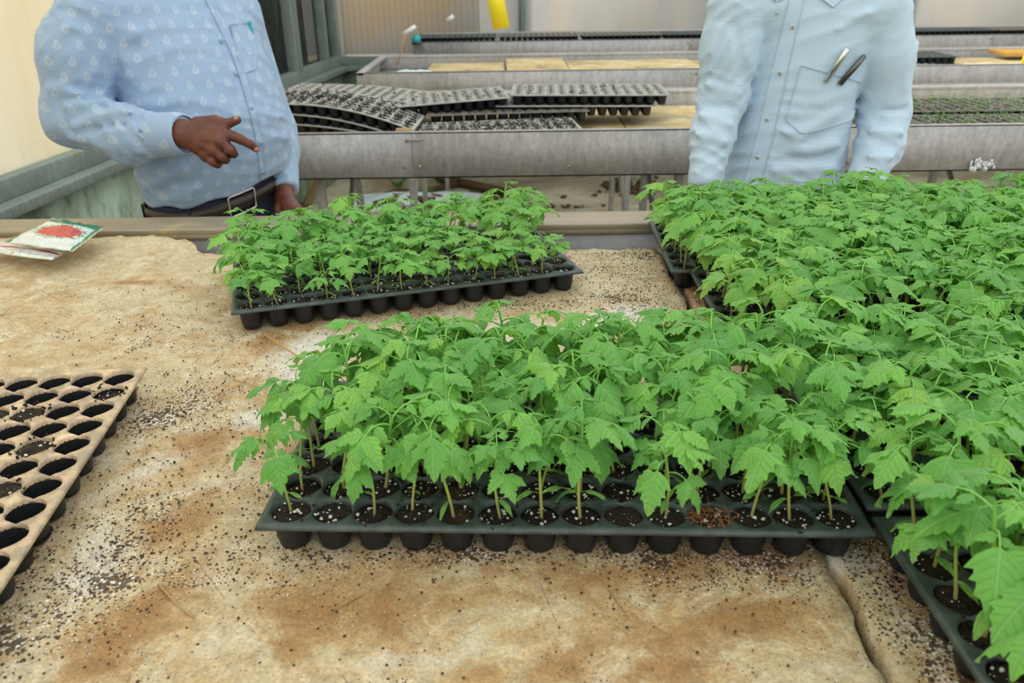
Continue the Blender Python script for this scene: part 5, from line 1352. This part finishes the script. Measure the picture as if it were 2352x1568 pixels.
    def body(X, Y, Z):
        T = stack(X, Y, Z, zs, cx, cy, a-0.018, bf-0.020, bb-0.018, Sd, Fd, 2.2)
        T = smin(T, chain(X, Y, Z, [rs, rm1, re, rf, rw], [0.036, .040, .040, .034, .025], .02), 0.02); T = smin(T, chain(X, Y, Z, [ls, lm1, le, lf, lw], [0.036, .040, .040, .034, .025], .02), 0.02)
        T = smin(T, hfn(X, Y, Z), 0.02)
        for g_ in (-1, 1):
            hp_ = np.array([.68+Sd[0]*0.08*g_, 2.02+Sd[1]*0.08*g_, 0.88]); T = smin(T, chain(X, Y, Z, [hp_, (hp_+ankle(g_))/2, ankle(g_)], [0.075, 0.052, 0.035], .02), 0.03)
            an = ankle(g_); T = smin(T, cap(X, Y, Z, an-[0, 0, .05], an+np.array([Fd[0]*.13, Fd[1]*.13, -.065]), 0.035, 0.026), .02)
        return T
    hs = []
    for w_, f_, g_ in ((rw, rf, -1), (lw, lf, 1)):
        w_ = np.array(w_); d = (w_-f_)/np.linalg.norm(w_-f_); w1 = w_+d*0.035; kn = []; fs = []
        for q_ in range(4):
            o_ = np.array([0.004*g_, -0.030+0.0205*q_, 0]); k_ = w1+d*0.062+o_*0.95; kn.append(k_); dn_ = np.array([0, 0.0, -1.])*0.8+d*0.4; dn_ /= np.linalg.norm(dn_)
            c_ = np.array([-0.35*g_, 0.1, -0.8]); c_ /= np.linalg.norm(c_); Lf = (0.036, 0.042, 0.039, 0.031)[q_]
            fs.append(([k_, k_+dn_*Lf, k_+dn_*Lf+c_*Lf*0.7, k_+dn_*Lf+c_*Lf*0.7+np.array([-0.012*g_, 0.004, -0.012])], [0.0105, 0.0098, 0.0088, 0.0076]))
        tb = w1+d*0.012+np.array([0, -0.024, 0]); fs.append(([tb, tb+d*0.03+np.array([-.004*g_, -.018, 0]), tb+d*0.055+np.array([-.010*g_, -.020, 0])], [0.014, 0.0115, 0.009]))
        hs.append((hand_parts(dict(wrist=(w_-d*0.02, w1), knuckles=kn, fingers=fs)), np.min([w_, w1]+kn+[p for c_, r in fs for p in c_], 0)-0.032, np.max([w_, w1]+kn+[p for c_, r in fs for p in c_], 0)+0.032, 0.0028))
    build_body(root, 'body', (body, (0.37, 1.76, 0.01), (1.04, 2.28, 1.76)), M_SKIN, hs, hc, yaw)
    build_head_extras(root, hc, yaw, 0.98)
    def trou(X, Y, Z):
        T = stack(X, Y, Z, np.array([0.78, .86, .93]), np.full(3, .675), np.full(3, 2.02), np.array([.16, .162, .160]), np.array([.112, .112, .11]), np.array([.12, .125, .12]), Sd, Fd, 2.2)
        for g_ in (-1, 1):
            hp_ = np.array([.68+Sd[0]*0.085*g_, 2.02+Sd[1]*0.085*g_, 0.82]); T = smin(T, chain(X, Y, Z, [hp_, (hp_+ankle(g_))/2, ankle(g_)-[0, 0, .03]], [0.09, 0.074, 0.062], .02), 0.03)
        return np.maximum(T+0.003*np.sin(Z*40+X*30), np.maximum(Z-0.93, 0.045-Z))
    V, Q = sdf_mesh('t', trou, (0.44, 1.84, 0.03), (0.92, 2.22, 0.945), 0.009); link('trousers', new_mesh('trousers', V-L0, Q, True), M_GREYT, root)
    for g_ in (-1, 1):
        an = ankle(g_)
        def shoe(X, Y, Z): return np.maximum(smin(cap(X, Y, Z, an-[Fd[0]*.03, Fd[1]*.03, .05], an+np.array([Fd[0]*.15, Fd[1]*.15, -.062]), 0.046, 0.036), cap(X, Y, Z, an-[0, 0, .03], an, .048, .046), .02), 0.001-Z)
        V, Q = sdf_mesh('s', shoe, an-[.2, .25, .1], an+[.2, .1, .06], 0.006); link('shoe', new_mesh('shoe', V-L0, Q, True), M_SHOE, root)
    pr = [(1850, -22), (1843, 12), (1828, 80), (1808, 170), (1791, 250), (1776, 320), (1760, 380), (1748, 425)]
    pl = [(x-33-0.012*y, y-4) for x, y in pr]
    drape(root, tree, 'placket', M_SH2, lerp_rows(pl, pr, 60, 6), 0.0020, 0.0008)
    for x, y in ((1820, 62), (1792, 168), (1763, 274), (1741, 361)): button(root, tree, x, y, M_BTN2, 0.0058)
    button(root, tree, 1785, 30, M_BTN2, 0.003)
    drape(root, tree, 'pocket', M_SH2, lerp_rows([(1840, 150), (1822, 215), (1805, 275), (1836, 304)], [(1974, 188), (1972, 232), (1955, 275), (1850, 305)], 26, 14), 0.0022, 0.0012)['label'] = 'patch pocket with slanted top edge'
    # collar: standing band with two leaves
    collar_band(root, (.730, 2.005, 1.462), M_SH2, -0.1)
    drape(root, tree, 'collar_leaf', M_SH2, lerp_rows([(1856, -44), (1872, -14), (1913, 19)], [(1965, -50), (1948, -20), (1926, 6)], 12, 8), 0.003, 0.003)
    drape(root, tree, 'collar_leaf', M_SH2, lerp_rows([(1735, -50), (1752, -25), (1780, 4)], [(1832, -44), (1820, -18), (1794, 0)], 12, 8), 0.003, 0.003)
    return root, tree
MAN2, TREE2 = man_right()
# the two metal pens standing in his pocket
for (x0, y0, x1, y1, mat, lb) in ((1943, 110, 1896, 184, M_CHROME, 'bright steel pen clipped in the right man pocket, left one'), (1979, 124, 1927, 190, M_DARKSTEEL, 'dark steel pen with bent top in the right man pocket, right one')):
    p1, n1 = hit(TREE2, x1, y1, 0.0085); p0, n0 = hit(TREE2, x0, y0, 0.012)
    if p0 is None or p1 is None: continue
    p0, p1 = np.array(p0), np.array(p1); d = (p1-p0)/np.linalg.norm(p1-p0)
    r = tag(empty('pen', tuple(p1)), lb, 'pen', 'pens in the shirt pocket')
    e1 = p1+d*0.003
    m = MB(); m.tube([p0-p1, p0+d*0.003-p1, p0+d*0.02-p1, e1-p1], [0.0035, 0.0062, 0.0066, 0.0064], 14); m.build('barrel', mat, r, smooth=True)
    n_ = np.array(n0); q0 = p0+d*0.004+n_*0.007; q1 = p0+d*0.040+n_*0.0065
    m = MB(); m.tube([p0+d*0.001-p1, q0-p1, q1-p1], [0.0022, 0.0022, 0.0015], 8); m.build('clip', mat, r, smooth=True)
# ------------------------------------------------------------------ small things
BT = 1.009
# seed packets on the bench corner
def packet_mat(name, front):
    t = NT(name); uv = t.tc.outputs['UV']; s = t.sepxyz(uv); u, v = s[0], s[1]
    eu = t.math('MINIMUM', u, t.math('SUBTRACT', 1.0, u)); ev = t.math('MINIMUM', v, t.math('SUBTRACT', 1.0, v))
    edge = t.math('MINIMUM', eu, ev)
    n1 = t.noise(9, 3, 0.6, vec=uv); n2 = t.noise(26, 3, 0.6, vec=uv)
    if front:
        c = t.mix(t.map(v, 0.80, 0.83), srgb(214, 222, 224), srgb(20, 122, 62))
        c = t.mix(t.math('LESS_THAN', t.math('ADD', eu, t.math('MULTIPLY', n1, 0.08)), 0.10), c, srgb(40, 132, 66))
        dx = t.math('DIVIDE', t.math('SUBTRACT', u, 0.52), 0.34); dy = t.math('DIVIDE', t.math('SUBTRACT', v, 0.52), 0.22)
        r = t.math('ADD', t.math('MULTIPLY', dx, dx), t.math('MULTIPLY', dy, dy)); r = t.math('ADD', r, t.math('MULTIPLY', t.math('SUBTRACT', n1, 0.5), 1.6))
        leafm = t.map(r, 1.5, 1.4); c = t.mix(t.math('MULTIPLY', leafm, t.map(n2, 0.45, 0.55)), c, srgb(70, 140, 66))
        c = t.mix(t.map(r, 0.95, 0.85), c, t.mix(t.map(n2, 0.4, 0.6), srgb(176, 34, 34), srgb(206, 66, 54)))
    else:
        c = t.mix(t.map(t.math('ABSOLUTE', t.math('SUBTRACT', v, 0.32)), 0.03, 0.035), srgb(190, 40, 40), srgb(222, 230, 230))
        c = t.mix(t.map(v, 0.84, 0.86), c, srgb(26, 110, 60))
        c = t.mix(t.math('MULTIPLY', t.map(n2, 0.60, 0.63), t.map(v, 0.3, 0.1)), c, srgb(40, 60, 60))
    c = t.mix(t.math('LESS_THAN', edge, 0.02), c, srgb(196, 186, 160))
    t.color(c); t.rough(0.2); t.b.inputs['Metallic'].default_value = 0.25; t.b.inputs['Coat Weight'].default_value = 0.6
    t.bump(t.noise(7, 3, 0.6, vec=uv), 0.5, 0.01); return t.m
def packet(label, corners, front, seed, lift):
    """four top corners (back-left, back-right, front-right, front-left) in world space"""
    rg = np.random.default_rng(seed); c = np.array(corners); org = c.mean(0); n = 15
    uu, vv = np.meshgrid(np.linspace(0, 1, n), np.linspace(0, 1, n), indexing='ij')
    P_ = (c[3][None, None]*(1-uu)[..., None]*(1-vv)[..., None]+c[2]*(uu*(1-vv))[..., None]+c[1]*(uu*vv)[..., None]+c[0]*((1-uu)*vv)[..., None])
    puff = (np.clip(np.sin(uu*math.pi), 0, 1)*np.clip(np.sin(vv*math.pi), 0, 1))**0.6
    wr = 0.0012*np.sin(uu*19+seed)*np.sin(vv*13+uu*7)+0.0008*np.sin(vv*40+uu*22)*(1-puff)
    T_ = P_.copy(); T_[..., 2] += 0.006*puff+wr; B_ = P_.copy(); B_[..., 2] += -0.0004-0.003*puff+wr
    idx = np.arange(n*n).reshape(n, n); q = np.stack([idx[:-1, :-1], idx[1:, :-1], idx[1:, 1:], idx[:-1, 1:]], -1).reshape(-1, 4)
    ring = np.concatenate([idx[:, 0], idx[-1, 1:], idx[-2::-1, -1], idx[0, -2:0:-1]]); r2 = np.roll(ring, -1)
    V = np.concatenate([T_.reshape(-1, 3), B_.reshape(-1, 3)])-org; UV = np.tile(np.stack([uu.ravel(), vv.ravel()], 1), (2, 1))
    me = new_mesh('seed_packet', V, np.concatenate([q, q[:, ::-1]+n*n, np.stack([ring, ring+n*n, r2+n*n, r2], -1)]), True, UV)
    o = link('seed_packet', me, packet_mat('packet_foil_%s' % ('front' if front else 'back'), front), None, tuple(org)); tag(o, label, 'seed packet'); return o
W_ = lambda x, y, z: atz(x, y, z)
packet('white green seed packet with a red tomato picture, lying on another packet', [W_(122, 500, 1.078), W_(241, 521, 1.062), W_(167, 578, 1.052), W_(8, 556, 1.060)], True, 3, 0)
packet('lower seed packet with a red stripe, partly under the tomato picture packet', [W_(20, 548, 1.048), W_(180, 560, 1.047), W_(120, 598, 1.040), W_(-60, 575, 1.043)], False, 8, 0)
# stalks and straws
def straw(label, pts, r=0.0011, mat=None, name='straw'):
    P_ = [np.array(atz(x, y, BT+r+0.001+dz)) for x, y, dz in pts]; L = P_[0].copy()
    m = MB(); m.tube([p-L for p in P_], np.linspace(r, r*0.6, len(P_)), 6); o = m.build(name, mat or M_STRAW, None, smooth=True); o.location = L; tag(o, label, 'straw'); return o
straw('long brown dry stalk pointing at the front tray corner', [(602, 765, 0.003), (640, 790, 0.003), (672, 810, 0.004), (706, 832, 0.005)], 0.0018, M_STRAW, 'dry_stalk')
straw('thin pale straw left of the front tray', [(535, 872, 0), (575, 882, 0.001), (616, 895, 0)], 0.0009)
straw('thin pale straw near the bottom left of the board', [(364, 1342, 0), (400, 1380, 0.002), (446, 1420, 0)], 0.0012)
# coir fibres in one front cell
m = MB(); rg = np.random.default_rng(9)
c0 = np.array(atz(1628, 1188, TZ)); 
for k in range(60):
    a_ = rg.random()*6.28; r_ = 0.016*rg.random()**0.6; p = np.array([math.cos(a_)*r_*1.25, math.sin(a_)*r_-0.002, rg.uniform(0.0, 0.004)]); d = rg.normal(0, 1, 3)*[1, .8, .25]; d /= np.linalg.norm(d); L = rg.uniform(0.006, 0.016)
    m.tube([p, p+d*L*0.5+[0, 0, 0.002], p+d*L], 0.0003, 4, caps=False)
o = m.build('coir_fibre', plain('coir_fibre', srgb(150, 96, 52), 0.8, var=0.2), None); o.location = c0; tag(o, 'tuft of brown coir fibre on a front row cell of the front tray', 'fibre', kind='stuff')
# crumbs of soil and grains of perlite spilled on the boards
def spill(name, label, patches, n, rlo, rhi, mat, seed):
    rg = np.random.default_rng(seed); w = np.array([p[4] for p in patches], float); w /= w.sum(); pts = []; 
    while len(pts) < n:
        p = patches[rg.choice(len(patches), p=w)]; c = pz(p[0], p[1]); x = c[0]+rg.normal()*p[2]; y = c[1]+rg.normal()*p[3]
        if -1.0 < x < 0.268 or 0.285 < x < 0.75:
            if 0.05 < y < 1.44: pts.append((x, y, BT))
    r = rlo+(rhi-rlo)*rg.random(n)**3.5
    P_ = np.array(pts); P_[:, 2] += r*0.4+0.002*(np.sin(P_[:, 0]*5)*0)+0.0008
    V, F = scatter(P_, r, 0.7, rg); o = link(name, new_mesh(name, V, F, False), mat); tag(o, label, 'soil' if 'soil' in name else 'perlite', kind='stuff')
PT = [(390, 930, .07, .05, 3), (180, 1330, .05, .10, 3), (300, 1180, .07, .07, 1.5), (480, 760, .15, .06, 1.2), (1150, 700, .14, .03, 2), (1430, 640, .09, .08, 3), (1500, 700, .05, .05, 2), (1300, 1270, .25, .014, 3.5), (1750, 1300, .08, .03, 2), (900, 1350, .4, .1, 2.0), (150, 700, .2, .08, 1.2),
      (2040, 1290, .02, .05, 1.2), (2120, 1440, .025, .07, 1.2), (700, 1100, .03, .1, .8), (400, 1450, .15, .05, .8), (620, 880, .06, .08, 1), (620, 1150, .03, .08, .8), (900, 700, .1, .04, .8), (1520, 585, .06, .02, 2)]
spill('soil_crumbs', 'dark soil crumbs scattered over the stained boards', PT, 15000, 0.0003, 0.0015, M_SOILC := plain('crumb_soil', srgb(84, 58, 38), 0.9, var=0.4, scale=300), 21)
spill('perlite_grains', 'white perlite grains scattered over the stained boards', PT, 6000, 0.0003, 0.0009, M_PERL, 22)
# yellow sticky trap hanging from a wire
TY = 4.6
pts = [at(1119, -12, TY), at(1156, -12, TY), at(1171, 62, TY), at(1133, 69, TY)]
top = at(1100, -150, TY); L = (pts[0]+pts[1])/2
w_ = pts[1]-pts[0]; h_ = pts[2]-pts[1]
r = tag(empty('sticky_trap', tuple(L)), 'yellow sticky insect trap card hanging in front of the back wall', 'insect trap')
up = -h_/np.linalg.norm(h_)*0.10
c4 = [pts[0]+up-L, pts[1]+up-L, pts[2]-L, pts[3]-L]; d_ = np.array([0, 0.0012, 0]); V = []
for c_ in c4: V += [c_-d_, c_+d_]
m = MB(); m.add(V, [(0, 6, 4, 2), (1, 3, 5, 7), (0, 2, 3, 1), (2, 4, 5, 3), (4, 6, 7, 5), (6, 0, 1, 7)]); m.build('card', M_YELLOW, r)
m = MB(); a_ = (c4[0]+c4[1])/2+np.array([0, 0, -0.004]); m.tube([a_, (a_[0]-0.02, 0, 2.55-L[2])], 0.001, 5); m.build('string', M_WHITE, r)
m = MB(); m.tube([(wx(TY)+0.0, TY, 2.552), (2.5, TY, 2.548), (6.4, TY, 2.552)], 0.002, 6); o = m.build('overhead_wire', M_FRAME, None); tag(o, 'thin steel wire strung across the greenhouse above the benches', 'wire')
m = MB(); m.box(6.38, 6.44, TY-0.03, TY+0.03, 0, 3.3); struct(m.build('trim_20', M_FRAME))
# plant label flags on bent canes
def flag(label, base, mid, tip, fw):
    base, mid, tip = [np.array(q) for q in (base, mid, tip)]; r = tag(empty('plant_label', tuple(base)), label, 'plant label', 'plant labels on thin canes')
    m = MB(); m.tube([base*0, (mid-base)*0.5+[0.004, 0, 0], mid-base], 0.0035, 6); m.build('cane', M_STRAW, r, smooth=True)
    d = (tip-mid); n_ = np.array([-d[2], 0, d[0]]); n_ /= np.linalg.norm(n_); a = mid-base-n_*fw-d*0.15; b = tip-base-n_*fw; V = []
    for q in (a, b, b+n_*2*fw, a+n_*2*fw): V += [q-[0, .001, 0], q+[0, .001, 0]]
    m = MB(); m.add(V, [(0, 2, 4, 6), (1, 7, 5, 3), (0, 1, 3, 2), (2, 3, 5, 4), (4, 5, 7, 6), (6, 7, 1, 0)]); m.build('tag', M_WHITE, r)
flag('white label on a pale cane at the left end of the third bench', at(912, 150, 4.3), at(930, 76, 4.3), at(955, 60, 4.3), 0.010)
flag('white label on a tan cane standing at the farthest bench', at(1010, 108, 5.68), at(1027, 48, 5.68), at(1042, 36, 5.68), 0.014)
# crumpled film on the third bench, teal cap, wooden blocks
def crumpled(name, label, cx, cy, z, sx, sy, sz, seed, mat, cat):
    rg = np.random.default_rng(seed); n = 26; u, v = np.meshgrid(np.linspace(-1, 1, n), np.linspace(-1, 1, n), indexing='ij'); ph = rg.random(8)*6.28
    h = np.abs(np.sin(u*3.1+ph[0]+v*2))*0.5+np.abs(np.sin(v*5.3+ph[1]-u*3))*0.35+np.abs(np.sin(u*9+v*7+ph[2]))*0.2; edge = np.clip(1.15-np.sqrt(u*u+v*v)*0.9, 0, 1)
    X = u*sx*(1+0.15*np.sin(v*4+ph[3])); Y = v*sy*(1+0.15*np.sin(u*5+ph[4])); Z = h*sz*edge
    V = np.stack([X, Y, Z], -1).reshape(-1, 3); idx = np.arange(n*n).reshape(n, n); q = np.stack([idx[:-1, :-1], idx[1:, :-1], idx[1:, 1:], idx[:-1, 1:]], -1).reshape(-1, 4)
    o = link(name, new_mesh(name, V, q, True), mat, None, (cx, cy, z+0.002)); s_ = o.modifiers.new('t', 'SOLIDIFY'); s_.thickness = 0.0015; tag(o, label, cat); return o
M_FILM = plain('pale_blue_film', (0.72, 0.84, 0.84, 1), 0.3, var=0.08)
crumpled('plastic_bag', 'crumpled pale blue plastic bag at the left end of the third bench', -0.47, 4.16, 1.005, 0.12, 0.07, 0.03, 4, M_FILM, 'plastic bag')
m = MB(); p = at(958, 124, 5.6); m.tube([(0, 0, 0), (0, 0, 0.035), (0, 0, 0.036), (0, 0, 0.05)], [0.03, 0.03, 0.022, 0.02], 16); o = m.build('teal_stopper', M_TEAL, None, smooth=False); o.location = (-0.60, 5.605, RZ); tag(o, 'small teal plastic cap on the corner of the farthest bench', 'cap')
m = MB(); m.box(-0.025, 0.025, -0.02, 0.02, -0.02, 0.02); o = m.build('wooden_block', M_WOOD, None, bevel=0.004); p = at(925, 298, 2.475); o.location = (p[0], 2.50, 1.022); o.rotation_euler = (0, 0, 0.1); tag(o, 'small wooden block on the front edge of the second bench beside dirty tray', 'wooden block')
# a yellow stick at the right end of the third bench
m = MB(); a_ = at(2346, 150, 4.1); b_ = at(2362, 112, 4.1); m.tube([(0, 0, 0), b_-a_], 0.008, 8); o = m.build('yellow_stick', M_YELLOW, None); o.location = tuple(a_); tag(o, 'yellow stick leaning at the right end of the third bench', 'stick')
# white splash on the second bench fascia
m = MB(); rg = np.random.default_rng(12); c = np.array(at(2255, 378, 2.437))
for k in range(46):
    dx, dz = rg.normal(0, 0.018), rg.normal(0, 0.008); r_ = rg.uniform(0.002, 0.006); a_ = np.arange(9)/9*6.28; rr = r_*(0.6+0.7*rg.random(9))
    V = np.column_stack([dx+np.cos(a_)*rr, np.full(9, -0.0008-0.0003*(k % 4)), dz+np.sin(a_)*rr*1.5]); V = np.concatenate([V, V+[0, 0.0008+0.0003*(k % 4), 0]])
    m.add(V, [tuple(range(9))]+[(i, 9+i, 9+(i+1) % 9, (i+1) % 9) for i in range(9)])
o = m.build('paint_splash', M_WHITE, None); o.location = tuple(c); tag(o, 'white splash mark on the front of the second bench, right side', 'splash', kind='stuff')
# clutter on the floor under the second bench
crumpled('plastic_sheet', 'crumpled white plastic sheet on the floor behind the left man', -0.86, 5.0, 0.0, 0.46, 0.28, 0.09, 7, M_FILM, 'plastic sheet')
crumpled('plastic_sheet', 'smaller crumpled white plastic sheet on the floor, nearer the middle bench', -0.62, 5.55, 0.0, 0.50, 0.16, 0.07, 9, M_FILM, 'plastic sheet')
def plank(label, a_, b_, w_, t_, mat, name='plank'):
    a_, b_ = np.array(a_, float), np.array(b_, float); c = (a_+b_)/2; L = np.linalg.norm(b_-a_); d = (b_-a_)/L
    m = MB(); m.box(-L/2, L/2, -w_/2, w_/2, -t_/2, t_/2); o = m.build(name, mat, None, bevel=0.004)
    up = np.array([0, 0, 1.]); y_ = np.cross(up, d); y_ /= np.linalg.norm(y_); z_ = np.cross(d, y_)
    o.matrix_world = Matrix(((d[0], y_[0], z_[0], c[0]), (d[1], y_[1], z_[1], c[1]), (d[2], y_[2], z_[2], c[2]), (0, 0, 0, 1))); tag(o, label, 'plank'); return o
F0 = lambda x, y, z=0.03: atz(x, y, z)
plank('light wooden plank leaning behind the left man hanging hand', F0(705, 470), np.array(at(738, 402, 3.75)), 0.06, 0.03, M_WOOD)
plank('dark wet plank on the floor under the second bench', F0(1010, 408), F0(1190, 446), 0.10, 0.03, M_WOODD)
plank('short dark board on the floor left of the dark plank', F0(900, 440), F0(1000, 458), 0.16, 0.03, M_WOODD)
plank('brown lath across the floor behind the angled tray', F0(860, 468), F0(1060, 418), 0.04, 0.03, M_WOODD)
# low painted kerb running under the third bench
m = MB(); m.box(-0.9, 6.0, 4.62, 4.80, 0, 0.14); o = m.build('floor_kerb', M_FLOOR, None, bevel=0.01); tag(o, 'low pale concrete kerb on the floor under the third bench', 'kerb')
rg = np.random.default_rng(31); n = 900; P_ = np.column_stack([rg.normal(0.2, 1.0, n), rg.normal(5.3, 0.5, n), np.full(n, 0.01)]); k_ = rg.integers(0, 6, n); P_[:, 0] = np.array([-.5, -.1, .3, .9, 1.6, 2.4])[k_]+rg.normal(0, .12, n); P_[:, 1] = np.array([5.2, 5.6, 5.1, 5.8, 5.3, 5.6])[k_]+rg.normal(0, .12, n)
P_ = P_[P_[:, 1] < 6.4]; V, F = scatter(P_, rg.uniform(0.006, 0.026, len(P_)), 0.5, rg); o = link('soil_clods', new_mesh('soil_clods', V, F, False), M_WOODD); tag(o, 'brown soil clods strewn on the floor under the benches', 'soil', kind='stuff')
# weeds growing from the floor behind the angled tray
for q_, (x, y, lb) in enumerate([(915, 430, 'small green weed on the floor beside the short dark board'), (975, 452, 'small green weed on the floor above the angled tray')]):
    m = MB(); rg = np.random.default_rng(60+q_); b_ = F0(x, y, 0.0)
    for k in range(16):
        a_ = rg.random()*6.28; L = rg.uniform(0.05, 0.13); d = np.array([math.cos(a_)*0.6, math.sin(a_)*0.6, rg.uniform(.5, 1)]); s_ = np.array([-math.sin(a_), math.cos(a_), 0])*0.012
        m.add([d*L*0.1, d*L*0.6+s_, d*L+[0, 0, -0.02], d*L*0.6-s_], [(0, 1, 2, 3)])
    o = m.build('weed', M_GREENLEAF, None); o.location = tuple(b_); s_ = o.modifiers.new('t', 'SOLIDIFY'); s_.thickness = 0.001; tag(o, lb, 'weed')
